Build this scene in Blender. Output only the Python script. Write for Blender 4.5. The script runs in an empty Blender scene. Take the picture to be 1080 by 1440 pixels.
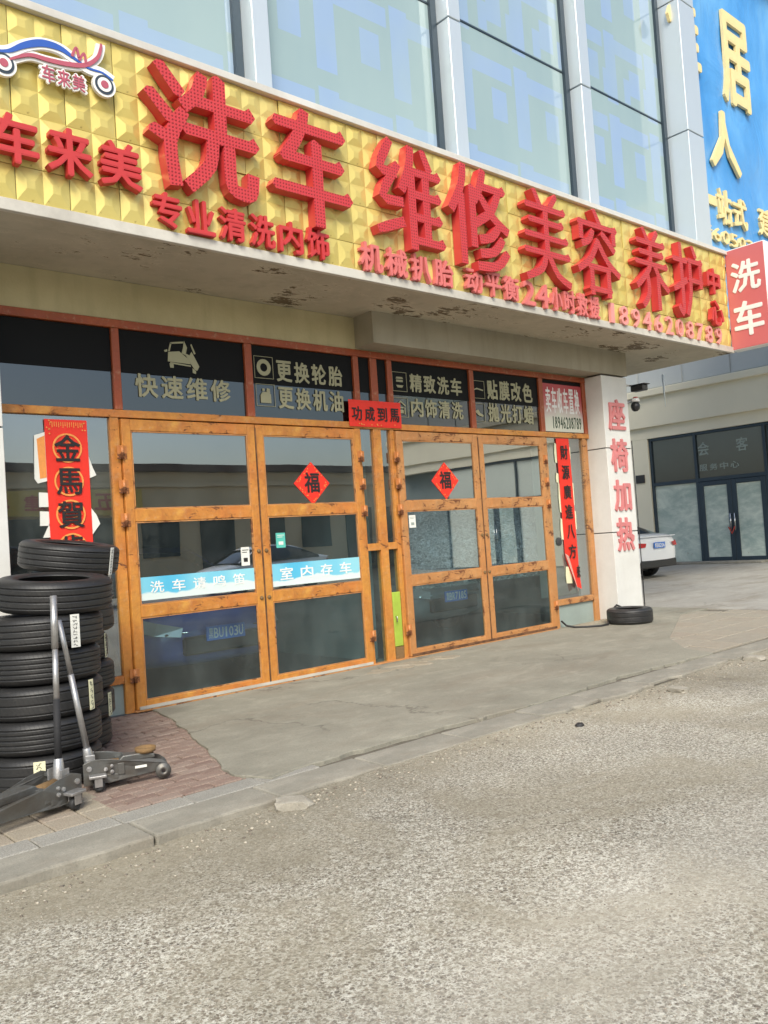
import bpy, bmesh, math, random
import numpy as np
from mathutils import Vector, Matrix
random.seed(7)
rng = np.random.default_rng(7)
SC = bpy.context.scene
COL = SC.collection
R_ = math.radians

# ------------------------------------------------------------------ camera
FPX, YAW, PITCH, ROLL, CAMZ = 1182.405, R_(41.1817), R_(1.796), R_(-3.886), 1.4
_f = Vector((math.sin(YAW)*math.cos(PITCH), math.cos(YAW)*math.cos(PITCH), math.sin(PITCH)))
_r = Vector((math.cos(YAW), -math.sin(YAW), 0)); _u = _r.cross(_f)
_c, _s = math.cos(ROLL), math.sin(ROLL)
cam_r = _r*_c + _u*_s            # camera right
cam_d = _r*_s - _u*_c            # camera down
cam = bpy.data.cameras.new('camera'); camo = bpy.data.objects.new('camera', cam); COL.objects.link(camo)
camo.matrix_world = Matrix(((cam_r.x, -cam_d.x, -_f.x, 0), (cam_r.y, -cam_d.y, -_f.y, 0), (cam_r.z, -cam_d.z, -_f.z, CAMZ), (0, 0, 0, 1)))
cam.sensor_fit = 'VERTICAL'; cam.sensor_height = 36; cam.lens = 36*FPX/1440
cam.clip_end = 2000; cam.clip_start = .05
SC.camera = camo

# ------------------------------------------------------------------ light
SUN_EL, SUN_AZ = R_(44), R_(218)      # azimuth clockwise from +Y: the sun stands behind the photographer
W = bpy.data.worlds.new('World'); SC.world = W; W.use_nodes = True
nt = W.node_tree; nt.nodes.clear()
sky = nt.nodes.new('ShaderNodeTexSky'); sky.sky_type = 'NISHITA'; sky.sun_disc = False
sky.sun_elevation = SUN_EL; sky.sun_rotation = SUN_AZ; sky.air_density = 1.2; sky.dust_density = 3.0; sky.ozone_density = 1.0
bg = nt.nodes.new('ShaderNodeBackground'); bg.inputs[1].default_value = 0.15
wo = nt.nodes.new('ShaderNodeOutputWorld')
nt.links.new(sky.outputs[0], bg.inputs[0]); nt.links.new(bg.outputs[0], wo.inputs[0])
sl = bpy.data.lights.new('sun', 'SUN'); sl.energy = 2.3; sl.angle = R_(24); sl.color = (1, .985, .88)
so = bpy.data.objects.new('sun', sl); COL.objects.link(so)
sd = Vector((math.sin(SUN_AZ)*math.cos(SUN_EL), math.cos(SUN_AZ)*math.cos(SUN_EL), math.sin(SUN_EL)))
so.rotation_euler = sd.to_track_quat('Z', 'Y').to_euler(); so.location = sd*60
SC.view_settings.view_transform = 'Standard'; SC.view_settings.look = 'None'
SC.view_settings.exposure = 0.48; SC.view_settings.gamma = 1

# ------------------------------------------------------------------ helpers
def at(u, v, ax, val):
    """point of the plane (axis ax = val) that was measured at this spot of the survey picture"""
    d = cam_r*((u-540)/FPX) + cam_d*((v-720)/FPX) + _f
    o = Vector((0, 0, CAMZ)); t = (val-o[ax])/d[ax]
    return o + d*t

WORLD = {}
def tag(o, label=None, cat=None, group=None, kind=None):
    if label: o['label'] = label
    if cat: o['category'] = cat
    if group: o['group'] = group
    if kind: o['kind'] = kind
    return o
def empty(name, loc=(0, 0, 0), rz=0, parent=None, label=None, cat=None, group=None, kind=None):
    o = bpy.data.objects.new(name, None); COL.objects.link(o)
    loc = Vector(loc); o.empty_display_size = .1
    if parent is not None:
        o.parent = parent; o.location = loc-WORLD[parent]
    else:
        o.location = loc
    o.rotation_euler = (0, 0, rz); WORLD[o] = loc
    return tag(o, label, cat, group, kind)

class MB:
    """collects shapes (world coordinates) and links them as one mesh object"""
    def __init__(s): s.v = []; s.f = []; s.smooth = []
    def add(s, vs, fs, sm=False):
        n = len(s.v); s.v += [tuple(v) for v in vs]; s.f += [tuple(i+n for i in f) for f in fs]; s.smooth += [sm]*len(fs); return s
    def box(s, x0, x1, y0, y1, z0, z1, bev=0):
        if x0 > x1: x0, x1 = x1, x0
        if y0 > y1: y0, y1 = y1, y0
        if z0 > z1: z0, z1 = z1, z0
        if bev <= 0:
            vs = [(x, y, z) for z in (z0, z1) for y in (y0, y1) for x in (x0, x1)]
            return s.add(vs, [(0, 2, 3, 1), (4, 5, 7, 6), (0, 1, 5, 4), (2, 6, 7, 3), (0, 4, 6, 2), (1, 3, 7, 5)])
        bm = bmesh.new(); bmesh.ops.create_cube(bm, size=1)
        for v in bm.verts:
            v.co = Vector(((x0+x1)/2+v.co.x*(x1-x0), (y0+y1)/2+v.co.y*(y1-y0), (z0+z1)/2+v.co.z*(z1-z0)))
        b = min(bev, .45*min(x1-x0, y1-y0, z1-z0))
        bmesh.ops.bevel(bm, geom=list(bm.edges), offset=b, segments=1, profile=.5, affect='EDGES')
        bm.verts.index_update()
        s.add([v.co[:] for v in bm.verts], [[v.index for v in f.verts] for f in bm.faces]); bm.free(); return s
    def tube(s, pts, r, n=12, caps=True, sm=True):
        pts = [Vector(p) for p in pts]; rs = r if isinstance(r, (list, tuple)) else [r]*len(pts)
        vs = []; up = Vector((0, 0, 1))
        for i, p in enumerate(pts):
            d = (pts[min(i+1, len(pts)-1)]-pts[max(i-1, 0)]).normalized()
            a = d.cross(up if abs(d.z) < .95 else Vector((1, 0, 0))).normalized(); b = d.cross(a)
            for k in range(n):
                t = 2*math.pi*k/n; vs.append(p+(a*math.cos(t)+b*math.sin(t))*rs[i])
        fs = [(i*n+k, i*n+(k+1) % n, (i+1)*n+(k+1) % n, (i+1)*n+k) for i in range(len(pts)-1) for k in range(n)]
        s.add(vs, fs, sm)
        if caps:
            m = len(s.v)-len(vs)
            s.f.append(tuple(m+k for k in range(n-1, -1, -1))); s.f.append(tuple(m+(len(pts)-1)*n+k for k in range(n))); s.smooth += [False, False]
        return s
    def prism(s, poly, axis, a, b):
        """poly: 2-D outline; extruded along axis from a to b"""
        n = len(poly)
        def P(p, w): return {0: (w, p[0], p[1]), 1: (p[0], w, p[1]), 2: (p[0], p[1], w)}[axis]
        vs = [P(p, a) for p in poly]+[P(p, b) for p in poly]
        fs = [tuple(range(n)), tuple(range(2*n-1, n-1, -1))]+[(i, i+n, (i+1) % n+n, (i+1) % n) for i in range(n)]
        return s.add(vs, fs)
    def lathe(s, prof, n=48, c=(0, 0, 0), axis=2, closed=True, sm=True):
        vs = []
        for r, h in prof:
            for k in range(n):
                t = 2*math.pi*k/n; q = [0, 0, 0]; a1, a2 = [i for i in range(3) if i != axis]
                q[a1] = r*math.cos(t); q[a2] = r*math.sin(t); q[axis] = h
                vs.append(tuple(q[i]+c[i] for i in range(3)))
        m = len(prof); rng_ = range(m if closed else m-1)
        fs = [(i*n+k, i*n+(k+1) % n, ((i+1) % m)*n+(k+1) % n, ((i+1) % m)*n+k) for i in rng_ for k in range(n)]
        return s.add(vs, fs, sm)
    def mesh(s, name, org=(0, 0, 0)):
        me = bpy.data.meshes.new(name)
        me.from_pydata([(v[0]-org[0], v[1]-org[1], v[2]-org[2]) for v in s.v], [], s.f)
        me.polygons.foreach_set('use_smooth', s.smooth)
        bm = bmesh.new(); bm.from_mesh(me); bmesh.ops.recalc_face_normals(bm, faces=bm.faces); bm.to_mesh(me); bm.free()
        me.update(); return me
    def build(s, name, mat, parent=None, loc=None, bev=0, **kw):
        """loc: the object's own origin (world); defaults to the parent's"""
        if loc is None: loc = WORLD[parent] if parent is not None else (0, 0, 0)
        me = s.mesh(name, loc); me.materials.append(mat)
        return link(name, me, parent, loc, bev, **kw)
def link(name, me, parent=None, loc=(0, 0, 0), bev=0, label=None, cat=None, group=None, kind=None):
    o = bpy.data.objects.new(name, me); COL.objects.link(o); loc = Vector(loc)
    if parent is not None: o.parent = parent; o.location = loc-WORLD[parent]
    else: o.location = loc
    WORLD[o] = loc
    if bev:
        b = o.modifiers.new('b', 'BEVEL'); b.width = bev; b.segments = 2; b.limit_method = 'ANGLE'
    return tag(o, label, cat, group, kind)
def copy_tree(o, parent=None):
    c = o.copy(); COL.objects.link(c)
    if parent is not None: c.parent = parent
    WORLD[c] = Vector(c.location)
    for ch in [x for x in list(bpy.data.objects) if x.parent == o]: copy_tree(ch, c)
    return c

_gl = {}
def glyph(ch, off=0.0):
    k = (ch, off)
    if k not in _gl:
        c = bpy.data.curves.new('t', 'FONT'); c.body = ch; c.size = 1; c.offset = off; c.resolution_u = 2; c.extrude = .5
        o = bpy.data.objects.new('t', c); COL.objects.link(o)
        dg = bpy.context.evaluated_depsgraph_get(); me = bpy.data.meshes.new_from_object(o.evaluated_get(dg))
        vs = np.array([v.co[:] for v in me.vertices]); fs = [tuple(p.vertices) for p in me.polygons]
        lo, hi = vs.min(0), vs.max(0); vs = (vs-lo)/(hi-lo)
        asp = (hi[0]-lo[0])/(hi[1]-lo[1])
        bpy.data.objects.remove(o); bpy.data.curves.remove(c); bpy.data.meshes.remove(me)
        _gl[k] = (vs, fs, asp, lo[1], hi[1])
    return _gl[k]
def put_glyph(mb, ch, x0, x1, z0, z1, yf, depth, off=0.0, axis=1):
    """fits the glyph into the box; its front face looks to -y (axis 1) or -x (axis 0);
    heavier weights are several copies shifted by off (share of the height), each a hair behind the last"""
    vs, fs = glyph(ch, 0.0)[:2]
    e = off*.8*abs(z1-z0); sx = 1 if x1 > x0 else -1
    sh = [(0, 0)] if off <= 0 else [(0, 0), (-e, 0), (e, 0), (0, -e), (0, e), (-.7*e, -.7*e), (.7*e, .7*e), (.7*e, -.7*e), (-.7*e, .7*e)]
    st = min(.0004, depth*.06)
    for k, (ex, ez) in enumerate(sh):
        q = []
        for a, b, c in vs:
            x = x0+sx*e+(x1-x0-2*sx*e)*a+ex; z = z0+e+(z1-z0-2*e)*b+ez; d = yf+k*st+depth*(1-c)
            q.append((x, d, z) if axis == 1 else (d, x, z))
        mb.add(q, fs)
# heavy signboard hand: strokes with pointed heads (unit box, x right, y up)
HAND = {
 '洗': [('D', (.10,.97),(.27,.80)), ('D', (.0,.72),(.18,.56)), ('P', (.30,.62),(.17,.36),(.20,.02)), ('D', (.02,.42),(.17,.38)), ('P', (.50,.98),(.44,.82),(.32,.70)), ('V', .66,1.,.48), ('H', .42,.97,.76), ('H', .34,1.,.50),
        ('P', (.58,.50),(.54,.24),(.34,.03)), ('P', (.74,.48),(.74,.13),(.82,.06),(.94,.07),(.97,.22))],
 '车': [('H', .04,.94,.86), ('P', (.42,1.),(.32,.78),(.14,.56)), ('H', .12,.90,.56), ('V', .56,.74,0), ('H', .0,1.,.27)],
 '维': [('P', (.24,1.),(.08,.72),(.30,.70)), ('P', (.34,.78),(.10,.44),(.38,.42)), ('P', (.03,.10),(.38,.22)), ('P', (.56,1.),(.52,.80),(.40,.56)), ('V', .54,.74,0), ('D', (.74,1.),(.84,.84)), ('H', .54,.98,.77), ('H', .54,.97,.54), ('H', .54,.97,.31), ('H', .54,1.,.07), ('V', .77,.78,.07)],
 '修': [('P', (.24,1.),(.18,.78),(.0,.52)), ('V', .17,.70,0), ('V', .37,.80,.20), ('P', (.60,1.),(.52,.82),(.42,.68)), ('H', .56,.96,.84), ('P', (.88,.84),(.72,.60),(.44,.44)), ('P', (.54,.72),(.74,.54),(1.,.42)), ('P', (.84,.44),(.70,.32),(.50,.27)), ('P', (.90,.31),(.74,.17),(.50,.12)), ('P', (.98,.17),(.78,.02),(.44,-.02))],
 '美': [('D', (.26,1.),(.38,.86)), ('D', (.76,1.),(.62,.86)), ('H', .08,.94,.83), ('H', .14,.88,.67), ('V', .5,.84,.34), ('H', .04,.97,.50), ('H', .02,1.,.32), ('P', (.48,.34),(.36,.14),(.02,.02)), ('P', (.54,.30),(.72,.10),(1.,.01))],
 '容': [('D', (.44,1.02),(.56,.88)), ('H', .05,.97,.84), ('V', .09,.86,.66), ('V', .91,.86,.68), ('P', (.38,.76),(.28,.64),(.12,.58)), ('P', (.62,.76),(.76,.68),(.90,.58)), ('P', (.50,.66),(.30,.42),(.0,.26)), ('P', (.50,.64),(.72,.42),(1.,.28)), ('H', .26,.76,.32), ('V', .30,.32,0), ('V', .72,.32,0), ('H', .26,.76,.05)],
 '养': [('D', (.28,1.),(.40,.88)), ('D', (.72,1.),(.60,.88)), ('H', .10,.92,.84), ('H', .16,.86,.70), ('H', .02,.98,.56), ('P', (.50,.84),(.42,.50),(.02,.24)), ('P', (.58,.56),(.76,.38),(1.,.26)), ('P', (.36,.40),(.36,.16),(.18,.0)), ('V', .68,.40,0)],
 '护': [('H', .02,.44,.77), ('P', (.26,1.),(.26,.06),(.12,.10)), ('P', (.0,.34),(.42,.50)), ('D', (.68,1.),(.78,.88)), ('H', .54,.98,.80), ('V', .93,.82,.46), ('H', .54,.97,.52), ('P', (.57,.80),(.55,.34),(.40,.02))]}
def hand_glyph(mb, ch, x0, x1, z0, z1, yf, depth, w):
    W_, H_ = x1-x0, z1-z0; h = w/2
    for k, s_ in enumerate(HAND[ch]):
        y = yf+k*.0006
        def C(p): return Vector((x0+h*.9+(W_-1.8*h)*p[0], z0+h*.7+(H_-1.4*h)*p[1]))
        if s_[0] == 'H':
            a, b = C((s_[1], s_[3])), C((s_[2], s_[3])); q = h*.82
            poly = [(a.x-h*.4, a.y+q), (a.x-h*.9, a.y-q*.2), (a.x-h*.3, a.y-q), (b.x+h*.2, b.y-q), (b.x+h*.9, b.y+q*.15), (b.x-h*.1, b.y+q*1.75), (b.x-h*.9, b.y+q)]
        elif s_[0] == 'V':
            a, b = C((s_[1], s_[2])), C((s_[1], s_[3])); poly = [(a.x-h*.9, a.y+h*.3), (a.x-h*.2, a.y+h*.7), (a.x+h*1.1, a.y+h*.05), (b.x+h, b.y-h*.7), (b.x-h, b.y-h*.7)]
        elif s_[0] == 'D':
            a, b = C(s_[1]), C(s_[2]); d = (b-a).normalized(); n_ = Vector((-d.y, d.x)); a2, b2 = a-d*h*.6, b+d*h*.6
            poly = [tuple(a2+n_*h*.25), tuple(a+n_*h*.95), tuple(b2+n_*h*.8), tuple(b2+d*h*.2-n_*h*.5), tuple(b-n_*h*1.0), tuple(a2-n_*h*.6)]
        else:
            P = [C(p) for p in s_[1:]]
            Q = []
            for i in range(len(P)-1):
                for t in (0, .34, .67):
                    p0, p1, p2, p3 = P[max(i-1, 0)], P[i], P[i+1], P[min(i+2, len(P)-1)]
                    Q.append(.5*((2*p1)+(-p0+p2)*t+(2*p0-5*p1+4*p2-p3)*t*t+(-p0+3*p1-3*p2+p3)*t**3))
            Q.append(P[-1]); n = len(Q); L_, R2 = [], []
            for i, q in enumerate(Q):
                d = (Q[min(i+1, n-1)]-Q[max(i-1, 0)]).normalized(); n_ = Vector((-d.y, d.x)); f = 1.0 if i else .8
                e = q-d*h*.5 if i == 0 else (q+d*h*.5 if i == n-1 else q)
                L_.append(tuple(e+n_*h*f)); R2.append(tuple(e-n_*h*f))
            # quads, so that hooks never fold an n-gon
            vs = [(a, y, b) for a, b in L_]+[(a, y, b) for a, b in R2]+[(a, yf+depth, b) for a, b in L_]+[(a, yf+depth, b) for a, b in R2]
            fs = []
            for i in range(n-1): fs += [(i, i+1, n+i+1, n+i), (2*n+i, 3*n+i, 3*n+i+1, 2*n+i+1), (i, 2*n+i, 2*n+i+1, i+1), (n+i, n+i+1, 3*n+i+1, 3*n+i)]
            fs += [(0, n, 3*n, 2*n), (n-1, 3*n-1, 4*n-1, 2*n-1)]
            mb.add(vs, fs); continue
        mb.prism(poly, 1, y, yf+depth)
def row(mb, text, x0, x1, z0, z1, yf, depth, off=.02, fill=.9, axis=1):
    n = len(text); w = (x1-x0)/n
    for i, ch in enumerate(text):
        if ch == ' ': continue
        a = x0+w*(i+(1-fill)/2); b = a+w*fill
        if ch == '1': m = (a+b)/2; a, b = m-w*fill*.17, m+w*fill*.17
        put_glyph(mb, ch, a, b, z0, z1, yf, depth, off, axis=axis)

# ------------------------------------------------------------------ materials
def newmat(name):
    m = bpy.data.materials.new(name); m.use_nodes = True; t = m.node_tree
    return m, t, t.nodes['Principled BSDF']
class N:
    def __init__(s, t): s.t = t
    def node(s, ty, **kw):
        n = s.t.nodes.new('ShaderNode'+ty)
        for k, v in kw.items(): setattr(n, k, v)
        return n
    def L(s, a, b): s.t.links.new(a, b)
    def coord(s, which='Object', scale=None, rot=None):
        o = s.node('TexCoord').outputs[which]
        if scale is not None:
            mp = s.node('Mapping'); s.L(o, mp.inputs[0]); mp.inputs['Scale'].default_value = scale
            if rot: mp.inputs['Rotation'].default_value = rot
            o = mp.outputs[0]
        return o
    def noise(s, co, sc, det=4, rough=.55, dist=0):
        n = s.node('TexNoise'); s.L(co, n.inputs['Vector']); n.inputs['Scale'].default_value = sc; n.inputs['Detail'].default_value = det
        n.inputs['Roughness'].default_value = rough; n.inputs['Distortion'].default_value = dist; return n.outputs[0]
    def voro(s, co, sc, feature='F1', out='Distance', rnd=1):
        n = s.node('TexVoronoi', feature=feature); s.L(co, n.inputs['Vector']); n.inputs['Scale'].default_value = sc; n.inputs['Randomness'].default_value = rnd
        return n.outputs[out]
    def ramp(s, f, stops):
        n = s.node('ValToRGB'); s.L(f, n.inputs[0]); e = n.color_ramp.elements
        while len(e) < len(stops): e.new(.5)
        for i, (p, c) in enumerate(stops):
            e[i].position = p; e[i].color = (*c, 1) if isinstance(c, tuple) else (c, c, c, 1)
        return n.outputs[0]
    def mix(s, f, a, b, ty='MIX'):
        n = s.node('Mix', data_type='RGBA', blend_type=ty)
        for k, v in ((0, f), (6, a), (7, b)):
            if isinstance(v, (int, float)): n.inputs[k].default_value = v if k == 0 else (v, v, v, 1)
            elif isinstance(v, tuple): n.inputs[k].default_value = (*v, 1)
            else: s.L(v, n.inputs[k])
        return n.outputs[2]
    def math(s, op, a, b=None, c=None):
        n = s.node('Math', operation=op)
        for i, v in enumerate((a, b, c)):
            if v is None: continue
            if isinstance(v, (int, float)): n.inputs[i].default_value = v
            else: s.L(v, n.inputs[i])
        return n.outputs[0]
    def bump(s, h, st=.3, d=.01, nrm=None):
        n = s.node('Bump'); s.L(h, n.inputs['Height']); n.inputs['Strength'].default_value = st; n.inputs['Distance'].default_value = d
        if nrm is not None: s.L(nrm, n.inputs['Normal'])
        return n.outputs[0]
    def rand(s): return s.node('ObjectInfo').outputs['Random']

def simple(name, col, rough=.6, metal=0, var=.12, sc=6, bump=.1, spec=.5, dirt=None, dirt_amt=.5):
    m, t, b = newmat(name); n = N(t); co = n.coord()
    f = n.noise(co, sc, 6, .6)
    hi = tuple(min(1, c*(1+var)) for c in col); lo = tuple(c*(1-var) for c in col)
    c = n.mix(f, lo, hi)
    if dirt:
        g = n.ramp(n.noise(co, sc*.4, 8, .7), [(.5-.1, 0.0), (.72, dirt_amt)])
        c = n.mix(g, c, dirt)
    n.L(c, b.inputs['Base Color']); b.inputs['Roughness'].default_value = rough; b.inputs['Metallic'].default_value = metal
    b.inputs['Specular IOR Level'].default_value = spec
    if bump: n.L(n.bump(n.noise(co, sc*8, 4), bump, .01), b.inputs['Normal'])
    return m
M = {}
# painted steel frames, chipped
def paint_frame(name, c1, c2, chip=.60, rust=(.085, .03, .012)):
    m, t, b = newmat(name); n = N(t); co = n.coord()
    f = n.noise(co, 1.6, 5, .6); c = n.mix(n.ramp(f, [(.35, 0.), (.65, 1.)]), c1, c2)
    g_ = n.noise(co, 6, 12, .78, .5); c = n.mix(n.ramp(g_, [(.42, .0), (.62, .65)]), c, tuple(x*.62 for x in c2)); c = n.mix(n.ramp(n.noise(co, 3.7, 10, .75), [(.55, 0.), (.68, .6)]), c, (min(1, c1[0]*1.12), c1[1]*1.35, c1[2]*1.6))
    stre = n.noise(n.coord(scale=(2, 2, 9)), 2.5, 8, .75); c = n.mix(n.ramp(stre, [(.5, 0.), (.8, .5)]), c, tuple(x*.5 for x in c1))
    c = n.mix(n.ramp(n.noise(co, 17, 6, .7), [(.55, 0.), (.8, .5)]), c, (.55, .42, .26))
    ch = n.noise(n.coord(scale=(1, 1, 1.7)), 5.5, 12, .78, .9); big = n.noise(co, 1.7, 4, .6)
    k = n.math('ADD', ch, n.math('MULTIPLY', n.math('SUBTRACT', big, .5), .55))
    k = n.ramp(k, [(chip, 0.), (chip+.025, 1.)])
    c = n.mix(k, c, n.mix(n.noise(co, 40, 3), rust, tuple(x*2.6 for x in rust)))
    n.L(c, b.inputs['Base Color']); n.L(n.ramp(k, [(0., .42), (1., .85)]), b.inputs['Roughness'])
    n.L(n.bump(n.math('ADD', n.math('MULTIPLY', k, -1.0), n.math('MULTIPLY', n.noise(co, 60, 3), .15)), .5, .004), b.inputs['Normal'])
    return m
M['frame'] = paint_frame('amber_paint', (.60, .28, .05), (.55, .19, .042), .612)
M['frame_old'] = paint_frame('flaking_orange_paint', (.48, .19, .055), (.53, .26, .095), .575)
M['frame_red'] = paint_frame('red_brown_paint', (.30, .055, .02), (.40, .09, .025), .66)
M['hinge'] = paint_frame('hinge_paint', (.5, .19, .05), (.55, .2, .06), .54)

def concrete(name, a, b_, sc=1.2, crack=True, bump=.35, speck=.25, stain=(.2, .17, .13)):
    m, t, b = newmat(name); n = N(t); co = n.coord()
    f = n.noise(co, sc, 8, .65); c = n.mix(n.ramp(f, [(.3, 0.), (.7, 1.)]), a, b_)
    g = n.noise(co, 90, 3, .6); c = n.mix(n.ramp(g, [(.35, speck), (.6, 0.)]), c, tuple(x*.5 for x in a))
    w = n.ramp(n.noise(co, sc*3.1, 6, .7), [(.58, 0.), (.75, .4)]); c = n.mix(w, c, tuple(min(1, x*1.35) for x in b_))
    s_ = n.ramp(n.noise(n.coord(scale=(.6, 1.6, 1)), .9, 7, .65, .4), [(.50, 0.), (.72, .7)]); c = n.mix(s_, c, stain)
    lt = n.ramp(n.noise(n.coord(scale=(1, 1.8, 1)), 2.3, 10, .72, .8), [(.50, 0.), (.68, .28)]); c = n.mix(lt, c, tuple(min(1, x*1.45) for x in b_))
    sp_ = n.ramp(n.noise(co, 38, 5, .7), [(.60, 0.), (.68, .5)]); c = n.mix(sp_, c, tuple(x*.6 for x in a))
    h = n.math('MULTIPLY', g, .5)
    if crack:
        warp = n.node('VectorMath', operation='ADD'); nz = n.node('TexNoise'); n.L(co, nz.inputs['Vector']); nz.inputs['Scale'].default_value = 1.2; nz.inputs['Detail'].default_value = 10; nz.inputs['Roughness'].default_value = .62
        n.L(co, warp.inputs[0]); n.L(nz.outputs[1], warp.inputs[1])
        v = n.voro(warp.outputs[0], .42, 'DISTANCE_TO_EDGE')
        gate = n.ramp(n.noise(co, .8, 2), [(.5, 0.), (.62, 1.)])
        k = n.math('MULTIPLY', n.ramp(v, [(0.002, 1.), (.006, 0.)]), gate)
        c = n.mix(n.math('MULTIPLY', k, .55), c, (.07, .06, .05)); h = n.math('SUBTRACT', h, k)
    n.L(c, b.inputs['Base Color']); b.inputs['Roughness'].default_value = .85; b.inputs['Specular IOR Level'].default_value = .25
    n.L(n.bump(h, bump, .008), b.inputs['Normal']); return m
M['apron'] = concrete('apron_concrete', (.215, .205, .165), (.31, .295, .24))
M['yard'] = concrete('yard_concrete', (.30, .285, .255), (.38, .36, .32), .5)
M['kerb'] = concrete('kerb_concrete', (.22, .21, .175), (.33, .31, .26), 3, False, .7)
M['bed'] = concrete('bedding_grit', (.10, .09, .07), (.17, .15, .12), 6, False)
M['stone'] = concrete('broken_stone', (.28, .26, .215), (.40, .37, .31), 9, False, .8)
def paver(name, cols, scratch=(.5, .42, .36)):
    m, t, b = newmat(name); n = N(t); co = n.coord()
    c = n.ramp(n.rand(), [(i/(len(cols)-1), k) for i, k in enumerate(cols)])
    c = n.mix(n.ramp(n.noise(co, 7, 7, .7), [(.45, 0.), (.7, .6)]), c, scratch)
    c = n.mix(n.ramp(n.noise(co, 120, 3), [(.35, .4), (.55, 0.)]), c, (.08, .06, .05))
    n.L(c, b.inputs['Base Color']); b.inputs['Roughness'].default_value = .88; b.inputs['Specular IOR Level'].default_value = .2
    n.L(n.bump(n.noise(co, 70, 5), .5, .006), b.inputs['Normal']); return m
M['brick'] = paver('red_paving_brick', [(.21, .145, .12), (.26, .185, .15), (.245, .18, .15), (.30, .23, .19)], (.33, .27, .22))
M['tan'] = paver('tan_paver', [(.30, .265, .20), (.33, .285, .22), (.29, .235, .185), (.34, .30, .23)], (.38, .34, .27))
M['flag'] = paver('worn_flagstone', [(.30, .275, .225), (.33, .30, .24), (.31, .27, .215)], (.37, .34, .28))
M['grey_tile'] = paver('grey_paver', [(.25, .245, .22), (.31, .30, .265), (.28, .27, .24)], (.37, .36, .32))

def road_mat():
    m, t, b = newmat('worn_exposed_aggregate'); n = N(t); co = n.coord(scale=(1, 1, .2))
    wn = n.node('TexNoise'); n.L(co, wn.inputs['Vector']); wn.inputs['Scale'].default_value = 50; wn.inputs['Detail'].default_value = 3
    wa = n.node('VectorMath', operation='MULTIPLY_ADD'); n.L(wn.outputs[1], wa.inputs[0]); wa.inputs[1].default_value = (.02, .02, .02); n.L(co, wa.inputs[2]); cw = wa.outputs[0]
    def layer(sc, cut):
        V = n.node('TexVoronoi', feature='F1'); n.L(cw, V.inputs['Vector']); V.inputs['Scale'].default_value = sc
        sx = n.node('SeparateColor'); n.L(V.outputs['Color'], sx.inputs[0])
        # size varies per stone: only the core of each cell is stone
        r = n.math('MULTIPLY_ADD', sx.outputs[1], .38, cut)
        k = n.ramp(n.math('SUBTRACT', V.outputs['Distance'], r), [(0., 1.), (.08, 0.)])
        return k, sx.outputs[0]
    patch = n.ramp(n.noise(co, .9, 7, .62, .4), [(.36, 0.), (.64, 1.)])
    k1, r1 = layer(62, .12); k2, r2 = layer(105, .16)
    mort = n.mix(n.ramp(n.noise(co, 55, 6, .75), [(.40, 0.), (.60, 1.)]), (.26, .24, .185), (.66, .64, .555))
    dark = n.ramp(r1, [(0., (.055, .045, .035)), (.45, (.13, .105, .08)), (.75, (.22, .18, .135)), (1., (.42, .38, .31))])
    dark2 = n.ramp(r2, [(0., (.075, .06, .045)), (.6, (.18, .15, .115)), (1., (.50, .46, .38))])
    c = n.mix(n.math('MULTIPLY', k2, .75), mort, dark2); c = n.mix(n.math('MULTIPLY', k1, n.math('MULTIPLY_ADD', patch, .45, .5)), c, dark)
    fine = n.noise(co, 240, 4, .7); c = n.mix(n.ramp(fine, [(.36, .55), (.52, 0.)]), c, (.13, .105, .08))
    dcol = n.mix(n.noise(co, 45, 6, .65), (.19, .165, .115), (.35, .315, .235))
    dirt = n.ramp(n.noise(co, .85, 9, .68, .8), [(.46, 0.), (.60, .62)]); c = n.mix(dirt, c, dcol)
    sp = n.node('SeparateXYZ'); n.L(co, sp.inputs[0])
    gut = n.math('ADD', sp.outputs[1], n.math('MULTIPLY', n.noise(co, 2.5, 6), 1.1))
    c = n.mix(n.ramp(n.math('DIVIDE', gut, 6), [(.66, 0.), (.76, .65)]), c, dcol)
    # broad wheel tracks along the road and odd oil spots
    tr = n.math('ABSOLUTE', n.math('SUBTRACT', n.math('ADD', sp.outputs[1], n.math('MULTIPLY', n.noise(co, .5, 3), .7)), 2.1))
    c = n.mix(n.ramp(tr, [(.15, .28), (.55, 0.)]), c, (.46, .43, .37))
    oil = n.ramp(n.noise(co, 1.7, 5, .6, .8), [(.66, 0.), (.72, .35)]); c = n.mix(oil, c, (.12, .10, .08))
    tone = n.ramp(n.noise(co, .4, 5), [(.35, .78), (.65, 1.14)]); c = n.mix(1.0, c, tone, 'MULTIPLY')
    n.L(c, b.inputs['Base Color']); b.inputs['Roughness'].default_value = .85; b.inputs['Specular IOR Level'].default_value = .25
    hh = n.math('ADD', n.math('MULTIPLY', k1, -.5), n.math('MULTIPLY', fine, .3))
    n.L(n.bump(hh, .45, .006), b.inputs['Normal']); return m
M['road'] = road_mat()
def pebble_mat():
    m, t, b = newmat('pebbles'); n = N(t); r = n.node('NewGeometry').outputs['Random Per Island']
    c = n.ramp(r, [(0., (.12, .10, .08)), (.3, (.20, .17, .13)), (.55, (.28, .24, .19)), (.8, (.38, .34, .27)), (1., (.46, .42, .34))])
    n.L(c, b.inputs['Base Color']); b.inputs['Roughness'].default_value = .75; return m
M['pebble'] = pebble_mat()

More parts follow.
